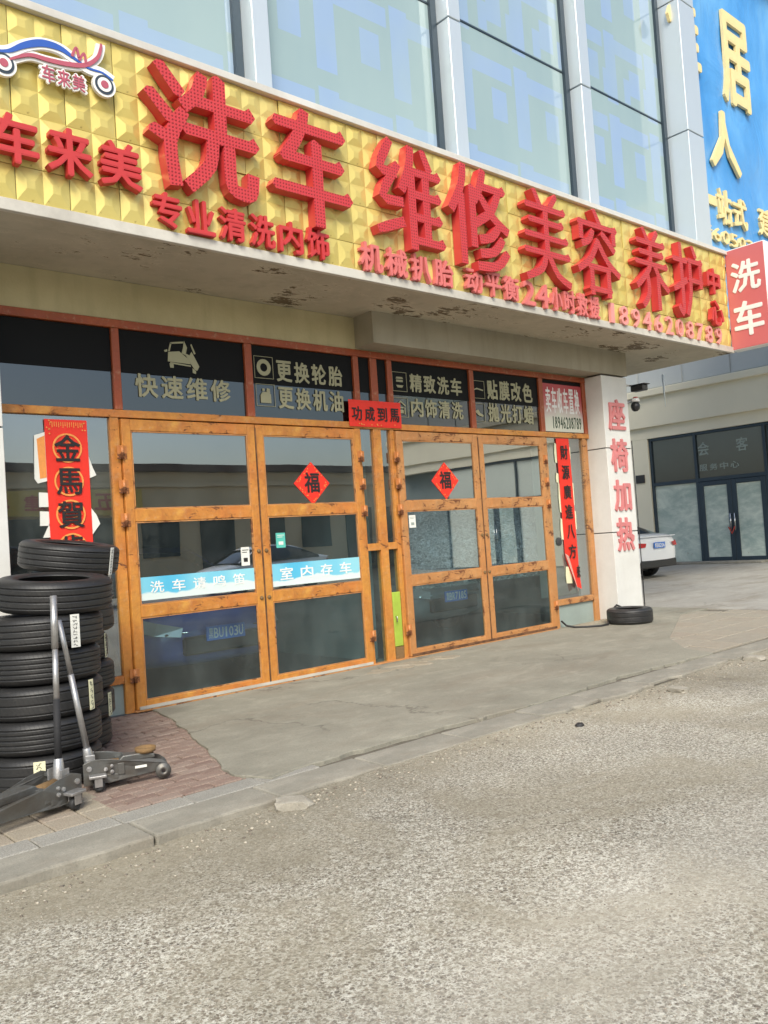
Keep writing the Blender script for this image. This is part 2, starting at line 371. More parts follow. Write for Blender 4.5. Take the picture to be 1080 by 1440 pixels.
def plaster(name, a, b_, peel=None, sc=1.5, peel_thr=.62, bump=.25):
    m, t, b = newmat(name); n = N(t); co = n.coord()
    c = n.mix(n.ramp(n.noise(co, sc, 6, .6), [(.35, 0.), (.65, 1.)]), a, b_)
    dr = n.ramp(n.noise(n.coord(scale=(5, 5, .5)), 1.2, 5, .6), [(.5, 0.), (.75, .35)]); c = n.mix(dr, c, tuple(x*.62 for x in a))
    h = n.noise(co, 40, 4)
    if peel:
        pn = n.math('MULTIPLY_ADD', n.noise(n.coord(scale=(1, 2.4, 1)), 5.5, 9, .72, .5), .6, n.math('MULTIPLY', n.noise(co, 1.3, 2), .5))
        k = n.ramp(pn, [(peel_thr, 0.), (peel_thr+.01, 1.)])
        k2 = n.ramp(pn, [(peel_thr-.05, 0.), (peel_thr, .5), (peel_thr+.02, 0.)])
        c = n.mix(k, c, n.mix(n.noise(co, 30, 5), peel, tuple(x*.35 for x in peel))); c = n.mix(k2, c, tuple(min(.8, x*1.25) for x in b_))
        h = n.math('SUBTRACT', n.math('MULTIPLY', h, .2), k)
    n.L(c, b.inputs['Base Color']); b.inputs['Roughness'].default_value = .8; b.inputs['Specular IOR Level'].default_value = .3
    n.L(n.bump(h, bump, .01), b.inputs['Normal']); return m
M['soffit'] = plaster('soffit_paint', (.42, .375, .29), (.50, .45, .35), (.22, .17, .11), 1.2, .615, .5)
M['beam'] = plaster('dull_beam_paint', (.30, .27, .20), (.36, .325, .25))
M['wall_band'] = plaster('cream_plaster', (.46, .40, .235), (.54, .475, .29))
M['cap'] = simple('pale_metal_capping', (.68, .66, .60), .45, .2, .1, 3, .05, dirt=(.35, .31, .25), dirt_amt=.5)
M['trim'] = simple('weathered_aluminium_trim', (.60, .57, .50), .5, .15, .15, 3, .05, dirt=(.2, .17, .14), dirt_amt=.6)
M['cream'] = simple('cream_wall_paint', (.82, .76, .59), .8, 0, .03, .8, .05, dirt=(.60, .54, .40), dirt_amt=.25)
M['pillar'] = simple('white_pillar_cladding', (.68, .68, .65), .35, 0, .05, 2, .02, dirt=(.42, .40, .36), dirt_amt=.5)
M['mullion'] = simple('silver_panel', (.56, .62, .66), .32, .35, .05, 1.5, .01)
M['dark'] = simple('dark_joint', (.04, .04, .04), .7)
M['interior'] = simple('garage_wall', (.20, .25, .25), .8, 0, .2, 1)
M['int_floor'] = simple('garage_floor', (.08, .095, .10), .5, 0, .3, 1)
M['navy_frame'] = simple('dark_slate_frame', (.035, .055, .075), .4, .3, .2, 2)
M['grey_panel'] = simple('grey_panel', (.52, .54, .53), .5, 0, .08, 1)
M['steel'] = simple('jack_grey_steel', (.16, .165, .16), .45, .55, .3, 14, .15, dirt=(.10, .075, .05), dirt_amt=.7)
M['steel_bright'] = simple('brushed_handle', (.50, .50, .50), .38, .7, .2, 14, .1, dirt=(.2, .18, .16), dirt_amt=.7)
M['foam'] = simple('black_foam_grip', (.018, .018, .02), .8)
M['seam'] = simple('rusty_seam', (.075, .035, .018), .9, 0, .6, 22, .6, dirt=(.30, .14, .06), dirt_amt=.8)
M['rust'] = simple('rusty_pad', (.23, .14, .06), .8, .2, .4, 30, .4)
M['rubber'] = simple('black_rubber', (.022, .022, .023), .6, 0, .3, 8, .1)
M['paper'] = simple('paper_tag', (.74, .74, .68), .7, 0, .06, 8)
M['paper_y'] = simple('cream_tag', (.72, .70, .47), .7, 0, .06, 8)
M['ink'] = simple('black_ink', (.015, .012, .012), .6, bump=0)
M['gold_ink'] = simple('gold_print', (.78, .30, .07), .5, 0, .2, 30, 0)
M['red_paper'] = simple('red_paper', (.74, .028, .012), .55, 0, .12, 5, .15)
M['red_paper_back'] = simple('pale_paper_back', (.66, .38, .32), .7, 0, .1, 5)
M['film_text'] = simple('khaki_vinyl_lettering', (.34, .325, .20), .5, 0, .1, 8, 0)
M['wht'] = simple('white_paint', (.78, .78, .76), .4, 0, .03, 3, 0)
M['logo_red'] = simple('logo_wine', (.42, .09, .13), .4, bump=0)
M['logo_blue'] = simple('logo_blue', (.03, .10, .42), .4, bump=0)
M['logo_dark'] = simple('logo_dark', (.035, .05, .07), .4, bump=0)
M['lightbox_red'] = simple('lightbox_red', (.55, .14, .145), .35, 0, .06, 1.5, 0)
M['pink_red'] = simple('faded_red_letter', (.58, .19, .19), .5, 0, .3, 9, .05)
M['letter_side'] = simple('grey_letter_edge', (.33, .31, .31), .5)
M['green_box'] = simple('lime_paint', (.36, .50, .06), .45, 0, .15, 6, .1, dirt=(.20, .16, .03), dirt_amt=.5)
M['blue_plate'] = simple('blue_plate', (.02, .16, .58), .4, bump=0)
M['camera_black'] = simple('black_plastic', (.02, .02, .022), .35)
M['camera_red'] = simple('red_plastic', (.45, .05, .03), .4)
M['yellow_sign'] = simple('yellow_sign', (.62, .44, .10), .5)
M['brown'] = simple('brown_band', (.10, .055, .04), .6)
M['beige'] = simple('beige_building', (.66, .52, .33), .8, 0, .1, .5)
M['bill_text'] = simple('pale_gold_letter', (.78, .62, .30), .5, 0, .12, 8, 0)
M['bill_edge'] = simple('letter_return', (.8, .74, .6), .5)
M['chrome'] = simple('chrome', (.6, .6, .6), .12, 1, .02, 3, 0)
M['tail'] = simple('tail_lens', (.45, .01, .015), .15, bump=0)
M['headlens'] = simple('head_lens', (.5, .52, .55), .08, .3, bump=0)

def red_letter():
    m, t, b = newmat('red_dotted_letter'); n = N(t); co = n.node('NewGeometry').outputs['Position']
    sp = n.node('SeparateXYZ'); n.L(co, sp.inputs[0]); P = .031
    u = n.math('SUBTRACT', n.math('FRACT', n.math('DIVIDE', sp.outputs[0], P)), .5)
    v = n.math('SUBTRACT', n.math('FRACT', n.math('DIVIDE', sp.outputs[2], P)), .5)
    d = n.math('SQRT', n.math('ADD', n.math('MULTIPLY', u, u), n.math('MULTIPLY', v, v)))
    k = n.ramp(d, [(.20, 1.), (.30, 0.)])
    nm = n.node('SeparateXYZ'); n.L(n.node('NewGeometry').outputs['Normal'], nm.inputs[0])
    fr = n.math('GREATER_THAN', n.math('ABSOLUTE', nm.outputs[1]), .8); k = n.math('MULTIPLY', k, fr)
    base = n.mix(n.noise(n.coord(), 3, 5), (.49, .030, .036), (.57, .048, .05))
    c = n.mix(k, base, (.26, .012, .012)); n.L(c, b.inputs['Base Color']); b.inputs['Roughness'].default_value = .38
    n.L(n.bump(k, .7, .01), b.inputs['Normal']); return m
M['red_letter'] = red_letter()
M['red_plain'] = simple('red_small_letter', (.50, .035, .035), .45, 0, .12, 6, .03)
M['red_faded'] = simple('red_weathered_letter', (.60, .15, .14), .5, 0, .2, 9, .03)
M['pink'] = simple('pink_digits', (.70, .27, .25), .5, 0, .15, 9, .03)
def gold():
    m, t, b = newmat('gold_relief_panel'); n = N(t); co = n.coord()
    c = n.mix(n.noise(co, 4, 6, .6), (.52, .40, .085), (.74, .61, .20))
    c = n.mix(n.math('MULTIPLY', n.rand(), .25), c, (.85, .75, .34))
    c = n.mix(n.ramp(n.noise(co, 14, 8, .7), [(.62, 0.), (.72, .7)]), c, (.24, .15, .03))
    n.L(c, b.inputs['Base Color']); b.inputs['Metallic'].default_value = .35; b.inputs['Roughness'].default_value = .42
    n.L(n.bump(n.noise(co, 18, 3), .12, .01), b.inputs['Normal']); return m
M['gold'] = gold()

def glass(name, tint, base=.10, mul=.9, rough=.01, wavy=0, smudge=0):
    m, t, b = newmat(name); n = N(t); t.nodes.remove(b)
    tr = n.node('BsdfTransparent'); tr.inputs[0].default_value = (*tint, 1); gl = n.node('BsdfGlossy'); gl.inputs['Roughness'].default_value = rough; gl.inputs[0].default_value = (.93, .97, 1, 1)
    fr = n.node('Fresnel'); fr.inputs[0].default_value = 1.5
    if wavy: n.L(n.bump(n.noise(n.coord(), 1.1, 2), wavy, .03), gl.inputs['Normal'])
    f = n.math('MULTIPLY', n.math('MULTIPLY_ADD', fr.outputs[0], mul, base), n.math('SUBTRACT', 1.0, n.node('NewGeometry').outputs['Backfacing']))
    ms = n.node('MixShader'); n.L(f, ms.inputs[0]); n.L(tr.outputs[0], ms.inputs[1]); n.L(gl.outputs[0], ms.inputs[2]); out = ms.outputs[0]
    if smudge:
        di = n.node('BsdfDiffuse'); di.inputs[0].default_value = (.42, .46, .44, 1)
        g = n.math('MULTIPLY', n.ramp(n.noise(n.coord(scale=(1, 1, .6)), 2.5, 7, .65), [(.35, .1), (.75, 1.)]), smudge)
        m2 = n.node('MixShader'); n.L(g, m2.inputs[0]); n.L(out, m2.inputs[1]); n.L(di.outputs[0], m2.inputs[2]); out = m2.outputs[0]
    n.L(out, t.nodes['Material Output'].inputs[0]); return m
M['glass'] = glass('dusty_door_glass', (.80, .88, .90), .28, 1.6, .005, .02, .035)
M['glass_side'] = glass('dusty_side_glass', (.75, .82, .80), .26, 1.4, .005, .03, .12)
M['glass_dirty'] = glass('grimy_lower_glass', (.74, .86, .88), .04, .9, .02, .03, .07)
M['film_glass'] = glass('smoked_transom', (.07, .07, .08), .08, 1.1, .01, .02, .02)
def painted_reflection():
    m, t, b = newmat('matt_painted_reflection'); b.inputs['Base Color'].default_value = (.008, .008, .008, 1); b.inputs['Roughness'].default_value = .5; b.inputs['Specular IOR Level'].default_value = .12; return m
M['painted_reflection'] = painted_reflection()  # matt black that stands for a dark reflection in the upper transoms
M['frosted'] = simple('frosted_panel', (.30, .36, .33), .35, 0, .12, 3, .02, dirt=(.2, .22, .2), dirt_amt=.5)
def pale_pane():
    m, t, b = newmat('papered_window'); n = N(t); co = n.coord()
    c = n.mix(n.ramp(n.noise(n.coord(scale=(1, 1, 2.2)), 1.1, 6, .65, .6), [(.4, 0.), (.62, 1.)]), (.36, .46, .43), (.62, .70, .63))
    c = n.mix(n.ramp(n.noise(co, 2.3, 6, .7), [(.64, 0.), (.68, .6)]), c, (.26, .22, .17))
    n.L(c, b.inputs['Base Color']); b.inputs['Roughness'].default_value = .08; b.inputs['Specular IOR Level'].default_value = .8; return m
M['pale_pane'] = pale_pane()
M['blind'] = simple('pale_window_blind', (.66, .70, .62), .35, 0, .06, 2, 0)
M['dark_pane'] = simple('dark_window', (.035, .05, .055), .05, 0, .3, 1, 0, spec=.9)
def curtain_glass():
    m, t, b = newmat('patterned_curtain_glass'); n = N(t); co = n.node('NewGeometry').outputs['Position']
    sp = n.node('SeparateXYZ'); n.L(co, sp.inputs[0]); x, z = sp.outputs[0], sp.outputs[2]
    def fr(a, p, o): return n.math('FRACT', n.math('DIVIDE', n.math('ADD', a, o), p))
    def band(f, a, b_): return n.math('MULTIPLY', n.math('GREATER_THAN', f, a), n.math('LESS_THAN', f, b_))
    u, v = fr(x, 1.16, .1), fr(z, 1.35, .2)
    a1 = n.math('MULTIPLY', band(u, .05, .30), band(v, .1, .95))
    a2 = n.math('MULTIPLY', band(u, .62, .88), band(v, .30, .62))
    a3 = n.math('MULTIPLY', band(u, .25, 1.0), band(v, .72, .90))
    u2, v2 = fr(x, .58, .31), fr(z, 2.7, .9); a4 = n.math('MULTIPLY', band(u2, .3, .6), band(v2, .35, .5))
    k = n.math('MAXIMUM', n.math('MAXIMUM', a1, a2), n.math('MAXIMUM', a3, a4))
    wob = n.ramp(n.noise(n.coord(), .5, 3), [(.35, .55), (.65, 1.)])
    c = n.mix(n.math('MULTIPLY', k, wob), (.27, .37, .39), (.26, .37, .58))
    c = n.mix(n.ramp(n.noise(n.coord(scale=(1, 1, .4)), .7, 4), [(.4, 0.), (.7, .3)]), c, (.40, .50, .48))
    n.L(c, b.inputs['Base Color']); b.inputs['Roughness'].default_value = .06; b.inputs['Specular IOR Level'].default_value = .7; return m
M['curtain'] = curtain_glass()
def billboard_mat():
    m, t, b = newmat('blue_vinyl_banner'); n = N(t); co = n.coord(); sp = n.node('SeparateXYZ'); n.L(co, sp.inputs[0])
    f = n.noise(n.coord(scale=(1, 1, .5)), .5, 5, .6, .4)
    c = n.ramp(f, [(.3, (.03, .21, .54)), (.5, (.08, .31, .67)), (.7, (.20, .46, .74))])
    n.L(c, b.inputs['Base Color']); b.inputs['Roughness'].default_value = .35
    n.L(n.bump(n.noise(n.coord(scale=(1, 1, .6)), 1.1, 4, .6, 1.0), .45, .12), b.inputs['Normal']); return m
M['banner'] = billboard_mat()
def blue_strip():
    m, t, b = newmat('blue_wave_strip'); n = N(t); co = n.node('NewGeometry').outputs['Position']; sp = n.node('SeparateXYZ'); n.L(co, sp.inputs[0])
    f = n.noise(co, 3.0, 3, .5); w = n.math('SUBTRACT', n.math('MULTIPLY_ADD', f, .20, .96), sp.outputs[2])
    k = n.ramp(w, [(.005, 0.), (.02, 1.)])
    fx = n.node('Mix', data_type='RGBA'); c = n.mix(n.ramp(n.noise(n.coord(scale=(1, 1, .1)), 1.3, 1), [(.4, 0.), (.6, 1.)]), (.045, .42, .68), (.28, .62, .72))
    c = n.mix(k, c, (.66, .76, .74)); n.L(c, b.inputs['Base Color']); b.inputs['Roughness'].default_value = .2; t.nodes.remove(fx); return m
M['strip'] = blue_strip()
def poster_mat():
    m, t, b = newmat('faded_red_poster'); n = N(t); co = n.node('NewGeometry').outputs['Position']; sp = n.node('SeparateXYZ'); n.L(co, sp.inputs[0])
    h = n.math('ADD', n.math('MULTIPLY', n.math('SUBTRACT', sp.outputs[2], 2.74), 1.4), n.math('MULTIPLY', n.math('SUBTRACT', n.noise(co, 2.2, 5), .5), .5))
    h = n.math('ADD', h, n.math('MULTIPLY', n.math('ABSOLUTE', n.math('SUBTRACT', sp.outputs[0], 9.72)), .25))
    c = n.ramp(h, [(.28, (.60, .60, .50)), (.42, (.58, .50, .46)), (.62, (.50, .17, .16)), (.85, (.42, .05, .06))])
    n.L(c, b.inputs['Base Color']); b.inputs['Roughness'].default_value = .4; return m
M['poster'] = poster_mat()
def tyre_mat():
    m, t, b = newmat('tyre_rubber'); n = N(t); co = n.coord(); sp = n.node('SeparateXYZ'); n.L(co, sp.inputs[0])
    ang = n.math('ARCTAN2', sp.outputs[1], sp.outputs[0])
    r = n.math('SQRT', n.math('ADD', n.math('MULTIPLY', sp.outputs[0], sp.outputs[0]), n.math('MULTIPLY', sp.outputs[1], sp.outputs[1])))
    tread = n.math('GREATER_THAN', r, .336)
    s1 = n.math('FRACT', n.math('ADD', n.math('MULTIPLY', ang, 12.73), n.math('MULTIPLY', sp.outputs[2], 16)))
    cut = n.math('MULTIPLY', n.math('LESS_THAN', s1, .10), tread)
    c = n.mix(n.noise(co, 9, 7, .7), (.009, .009, .010), (.024, .024, .024))
    dust = n.ramp(n.noise(co, 22, 6, .7), [(.55, 0.), (.8, .4)]); c = n.mix(dust, c, (.09, .08, .07))
    c = n.mix(n.math('MULTIPLY', cut, .7), c, (.004, .004, .004))
    n.L(c, b.inputs['Base Color']); b.inputs['Roughness'].default_value = .48; b.inputs['Specular IOR Level'].default_value = .6
    n.L(n.bump(n.math('SUBTRACT', n.math('MULTIPLY', n.noise(co, 70, 3), .2), cut), .5, .006), b.inputs['Normal']); return m
M['tyre'] = tyre_mat()
def plastic_sheet():
    m, t, b = newmat('clear_plastic_sheet'); n = N(t); t.nodes.remove(b); co = n.coord(scale=(1, 1, 2.2), rot=(0, .35, 0))
    w = n.noise(co, 5, 9, .68, 1.8)
    nb = n.bump(w, 1, .06)
    tr = n.node('BsdfTransparent'); tr.inputs[0].default_value = (.8, .9, .92, 1); gl = n.node('BsdfGlossy'); gl.inputs['Roughness'].default_value = .22; n.L(nb, gl.inputs['Normal'])
    di = n.node('BsdfDiffuse'); di.inputs[0].default_value = (.80, .90, .94, 1); n.L(nb, di.inputs['Normal'])
    rg = n.ramp(w, [(.42, .05), (.47, .95), (.50, .10), (.54, .15), (.57, 1.), (.61, .1)])
    a = n.node('MixShader'); a.inputs[0].default_value = .3; n.L(di.outputs[0], a.inputs[1]); n.L(gl.outputs[0], a.inputs[2])
    s_ = n.node('MixShader'); n.L(rg, s_.inputs[0]); n.L(tr.outputs[0], s_.inputs[1]); n.L(a.outputs[0], s_.inputs[2])
    n.L(s_.outputs[0], t.nodes['Material Output'].inputs[0]); return m
M['plastic'] = plastic_sheet()
def carpaint(name, col):
    m, t, b = newmat(name); b.inputs['Base Color'].default_value = (*col, 1); b.inputs['Roughness'].default_value = .3; b.inputs['Coat Weight'].default_value = .8; b.inputs['Coat Roughness'].default_value = .04; return m
M['car_white'] = carpaint('white_car_paint', (.74, .76, .78)); M['car_blue'] = carpaint('dark_blue_car_paint', (.03, .07, .30)); M['car_grey'] = carpaint('grey_car_paint', (.16, .18, .19))
M['car_glass'] = simple('car_glass', (.012, .016, .02), .04, 0, .1, 1, 0, spec=.9)

# ------------------------------------------------------------------ ground
D, F = 7.247, 6.119          # shop-front plane and sign plane
def sheet(name, xs, ys, zf, mat, **kw):
    mb = MB(); nx, ny = len(xs), len(ys)
    mb.add([(x, y, zf(x, y)) for y in ys for x in xs], [(j*nx+i, j*nx+i+1, (j+1)*nx+i+1, (j+1)*nx+i) for j in range(ny-1) for i in range(nx-1)], True)
    return mb.build(name, mat, **kw)
def sm(a, b, x):
    t = max(0, min(1, (x-a)/(b-a))); return t*t*(3-2*t)
def road_z(x, y):
    z = -.055+.036*sm(1.4, 3.4, x)
    z += .012*math.sin(x*1.3+y*.7)*math.sin(y*.9-.4*x)*(1-sm(20, 40, abs(x)+abs(y)))
    return z-.03*sm(1, -6, y)
xs = [-70, -40, -20, -10]+[-6+i*.15 for i in range(0, 147)]+[20, 26, 34, 45, 70]
ys = [-70, -45, -30, -20, -12, -8, -5, -3, -2]+[-1.2+i*.15 for i in range(35)]+[4.06]
sheet('road', xs, ys, road_z, M['road'], kind='structure')
sheet('ground', [-400, 400], [-400, 400], lambda x, y: -.22, M['yard'], kind='structure')
def flat(name, x0, x1, y0, y1, z, mat, **kw): return sheet(name, [x0, x1], [y0, y1], lambda x, y: z, mat, **kw)
flat('paving_bed', -12, 12.6, 4.03, 7.4, -.022, M['bed'], kind='structure')
mb = MB(); mb.box(12.1, 70, 4.03, 70, -.18, .0); mb.box(11.05, 12.1, 6.5, 70, -.18, .001); mb.build('yard_pavement', M['yard'], kind='structure')
# cast concrete apron with a ragged left and front edge
edge = [(3.36, 7.16), (3.32, 6.9), (3.27, 6.62), (3.19, 6.40), (3.13, 6.1), (3.02, 5.8), (2.93, 5.45), (2.84, 5.2), (2.76, 4.95), (2.70, 4.8), (2.68, 4.62), (2.72, 4.52)]
pts = []
for i in range(len(edge)-1):
    (xa, ya), (xb, yb) = edge[i], edge[i+1]
    for k in range(4): t = k/4; pts.append((xa+(xb-xa)*t+random.uniform(-.009, .009), ya+(yb-ya)*t+random.uniform(-.008, .008)))
x = 2.78
while x < 8.2: pts.append((x, 4.40+.04*math.sin(x*2.1)+random.uniform(-.02, .02))); x += .07
pts += [(8.3, 4.75), (9.0, 5.35), (10.2, 5.95), (11.2, 6.45), (12.1, 6.5), (12.1, 7.5), (3.36, 7.5)]
mb = MB(); mb.prism(pts, 2, -.03, .008); apron = mb.build('concrete_apron', M['apron'], kind='structure', bev=.006)
# patch remains of old mortar in front of the middle post
mb = MB()
def blob(mb, cx, cy, r, z0, h, n=16, ex=1.0, jit=.35):
    ring = [(cx+ex*r*(1+random.uniform(-jit, jit))*math.cos(2*math.pi*k/n), cy+r*(1+random.uniform(-jit, jit))*math.sin(2*math.pi*k/n)) for k in range(n)]
    vs = [(a, b, z0) for a, b in ring]+[(cx+(a-cx)*.75, cy+(b-cy)*.75, z0+h*random.uniform(.7, 1)) for a, b in ring]+[(cx, cy, z0+h)]
    fs = [(k, (k+1) % n, n+(k+1) % n, n+k) for k in range(n)]+[(n+k, n+(k+1) % n, 2*n) for k in range(n)]
    mb.add(vs, fs)
for i in range(26): blob(mb, 6.3+random.gauss(0, .32), 6.95-abs(random.gauss(0, .16)), random.uniform(.03, .11), .005, random.uniform(.006, .016), 10, 1.4)
for i in range(10): blob(mb, 10.0+random.uniform(-.4, .35), 7.1+random.uniform(-.08, .08), random.uniform(.04, .1), .005, random.uniform(.01, .03), 10, 1.4)
mb.build('mortar_crumbs', M['tan'], kind='stuff')

# pavement pieces
pv = empty('pavement', (2, 5, 0), kind='structure')
def piece(name, x0, x1, y0, y1, ztop, mat, parent, h=.05, bev=.006, tilt=.004):
    mb = MB(); mb.box(x0, x1, y0, y1, ztop-h, ztop, bev)
    c = Vector(((x0+x1)/2, (y0+y1)/2, ztop))
    o = mb.build(name, mat, parent, loc=c)
    o.rotation_euler = (random.uniform(-tilt, tilt)*1.5, random.uniform(-tilt, tilt)*1.5, random.uniform(-tilt, tilt)*2); return o
j = 0; y = 4.55
while y < 7.15:
    x = 1.9+(.1 if j % 2 else 0)-.2
    while x < 3.5:
        lim = next((edge[i][0]+.12 for i in range(len(edge)-1) if edge[i+1][1] <= y <= edge[i][1]), 2.9)
        x0 = max(x, 1.9)
        if x0 < lim and x+.195 > 1.93:
            piece('brick', x0, x+.193, y, y+.094, -.003-random.random()*.007, M['brick'], pv)
        x += .2
    y += .1; j += 1
for jx in range(-1, 8):
    for jy in range(4):
        x0 = .35+jx*.2; y0 = 4.53+jy*.2
        if x0 < 1.85: piece('paving_tile', x0, x0+.193, y0, y0+.193, -.002-random.random()*.006, M['tan'], pv)
for x0, x1, y0, y1 in ((1.9, 2.02, 5.0, 5.32),): pass
piece('grey_slab', 1.48, 1.885, 5.34, 5.74, -.001, M['grey_tile'], pv); piece('grey_slab', 1.07, 1.472, 5.34, 5.74, -.003, M['grey_tile'], pv)
piece('grey_slab', .66, 1.062, 5.34, 5.74, -.003, M['grey_tile'], pv)
x = .1
while x < 2.75:
    w = random.uniform(.38, .5); piece('border_tile', x, x+w-.008, 4.345, 4.52, -.001-random.random()*.003, M['grey_tile'], pv); x += w
for jx in range(10):          # loose grey and tan flags towards the yard
    for jy in range(5):
        x0 = 8.1+jx*.41+jy*.1; y0 = 4.42+jy*.42
        if x0+.4 < 12.1: piece('flagstone', x0, x0+.4, y0, y0+.41, .001-random.random()*.006, M['flag'], pv, tilt=.006)
kb = empty('kerb', (2, 4.2, 0), kind='structure')
x = -1.2
while x < 13:
    w = random.uniform(.7, .82); rough = x > 4.6
    top = .0 if not rough else .004
    if 2.75 < x+.4 < 5.4 and False: pass
    mb = MB(); y0 = 4.02+random.uniform(-.012, .012)+(random.uniform(-.05, .04) if rough else 0)
    n = 7; front = [(x+(w-.01)*k/(n-1), y0+random.uniform(-.012, .012)*(2.2 if rough else .7)) for k in range(n)]
    mb.prism(front+[(x+w-.01, 4.335), (x, 4.335)], 2, -.24, top-random.random()*.004)
    o = mb.build('kerb_stone', M['kerb'], kb, loc=(x+w/2, 4.2, 0), bev=.012); o.rotation_euler = (random.uniform(-.006, .006), random.uniform(-.004, .004), 0)
    x += w
# loose stones on the road
def rock(cx, cy, z, sx, sy, sz, label, seed, mat=None):
    bm = bmesh.new(); bmesh.ops.create_icosphere(bm, subdivisions=2, radius=1); r = random.Random(seed)
    ph = [r.uniform(0, 6) for _ in range(6)]
    for v in bm.verts:
        q = v.co; f = 1+.16*math.sin(q.x*3+ph[0])+.14*math.sin(q.y*4+ph[1])+.1*math.sin(q.z*5+q.x*2+ph[2])+r.uniform(-.07, .07)
        v.co = Vector((max(-.8, min(.8, q.x*f))*sx, max(-.8, min(.8, q.y*f))*sy, max(-.6, min(.7, q.z*f))*sz))
    me = bpy.data.meshes.new('stone'); bm.to_mesh(me); bm.free(); me.materials.append(mat or M['stone'])
    o = link('loose_stone', me, None, (cx, cy, z+sz*.5), label=label, cat='stone', group='loose stones by the kerb'); o.rotation_euler = (0, 0, r.uniform(0, 3)); return o
rock(2.62, 3.90, road_z(2.6, 3.9)-.01, .135, .085, .045, 'largest broken pale stone lying against the kerb end below the brick paving', 1)
p = at(955, 968, 2, 0); rock(p.x, p.y, -.03, .10, .07, .035, 'flat white chip of stone in the gutter in front of the apron', 2)
p = at(1060, 926, 2, 0); rock(p.x, p.y, -.03, .14, .08, .05, 'white stone lump in the gutter farthest along the kerb', 3)
p = at(815, 1018, 2, 0); rock(p.x, p.y, -.03, .05, .035, .03, 'small dark pebble at the ragged edge of the concrete apron', 4, M['rubber'])

# exposed pebbles standing proud of the road, near part
def pebbles(n, fn, name, mat, r0, r1):
    ico = [(0, 0, 1)]+[(math.cos(2*math.pi*k/6), math.sin(2*math.pi*k/6), .25) for k in range(6)]+[(.86*math.cos(2*math.pi*(k+.5)/6), .86*math.sin(2*math.pi*(k+.5)/6), -.6) for k in range(6)]
    fs = [(0, 1+k, 1+(k+1) % 6) for k in range(6)]
    for k in range(6): fs += [(1+k, 7+k, 1+(k+1) % 6), (1+(k+1) % 6, 7+k, 7+(k+1) % 6)]
    ico = np.array(ico); fs = np.array(fs)
    P = np.array([fn() for _ in range(n)]); s = rng.uniform(r0, r1, (n, 1, 1))*np.concatenate([rng.uniform(.7, 1.3, (n, 1, 1)), rng.uniform(.7, 1.3, (n, 1, 1)), rng.uniform(.4, .75, (n, 1, 1))], 2)
    a = rng.uniform(0, 6.28, n); c, s_ = np.cos(a), np.sin(a)
    v = ico[None]*(1+rng.uniform(-.15, .15, (n, 13, 1)))*s
    v = np.stack([v[..., 0]*c[:, None]-v[..., 1]*s_[:, None], v[..., 0]*s_[:, None]+v[..., 1]*c[:, None], v[..., 2]], 2)+P[:, None, :]
    v = v.reshape(-1, 3); f = (fs[None]+np.arange(n)[:, None, None]*13).reshape(-1, 3)
    me = bpy.data.meshes.new(name); me.vertices.add(len(v)); me.vertices.foreach_set('co', v.ravel())
    me.loops.add(len(f)*3); me.loops.foreach_set('vertex_index', f.ravel()); me.polygons.add(len(f)); me.polygons.foreach_set('loop_start', np.arange(0, len(f)*3, 3)); me.polygons.foreach_set('loop_total', np.full(len(f), 3))
    me.polygons.foreach_set('use_smooth', np.ones(len(f), bool)); me.update(); me.validate(); me.materials.append(mat)
    return link(name, me, kind='stuff')
def on_road():
    while True:
        d = 1.3+random.random()**.8*6.5; a = YAW+random.uniform(-.55, .55)
        x, y = d*math.sin(a), d*math.cos(a)
        if y < 4.0: return (x, y, road_z(x, y)-.0015)
pebbles(16000, on_road, 'road_aggregate', M['pebble'], .0025, .0065)
def in_gutter():
    x = random.uniform(-.5, 9); y = 3.99-abs(random.gauss(0, .16)); return (x, y, road_z(x, y)+.002)
pebbles(900, in_gutter, 'gutter_gravel', M['pebble'], .003, .010)

# ------------------------------------------------------------------ main building
bld = empty('shop_building', (6.6, D, 0), label='two storey commercial building with patterned glass curtain wall above the orange shop front', cat='building')
MB().box(1.2, 11.02, D-.02, D+.22, 3.545, 3.909).build('wall_band', M['wall_band'], bld)
MB().box(-6, 12.78, F+.02, 10.2, 3.912, 4.0).build('soffit', M['soffit'], bld)
MB().box(-6, 12.78, F-.03, F+.018, 3.905, 3.995, .004).build('fascia_trim', M['trim'], bld)
MB().box(-6, 12.78, F-.05, F+.15, 5.435, 5.50, .004).box(-6, 12.78, F+.15, D, 5.44, 5.48).build('canopy_cap', M['cap'], bld)
MB().box(-6, 12.75, F+.08, D-.1, 4.0, 5.43).build('canopy_core', M['grey_panel'], bld)
MB().prism([(6.06, 3.56), (11.02, 3.56), (11.02, 3.911), (6.06, 3.911)], 1, D-.34, D-.021).build('down_beam', M['beam'], bld)
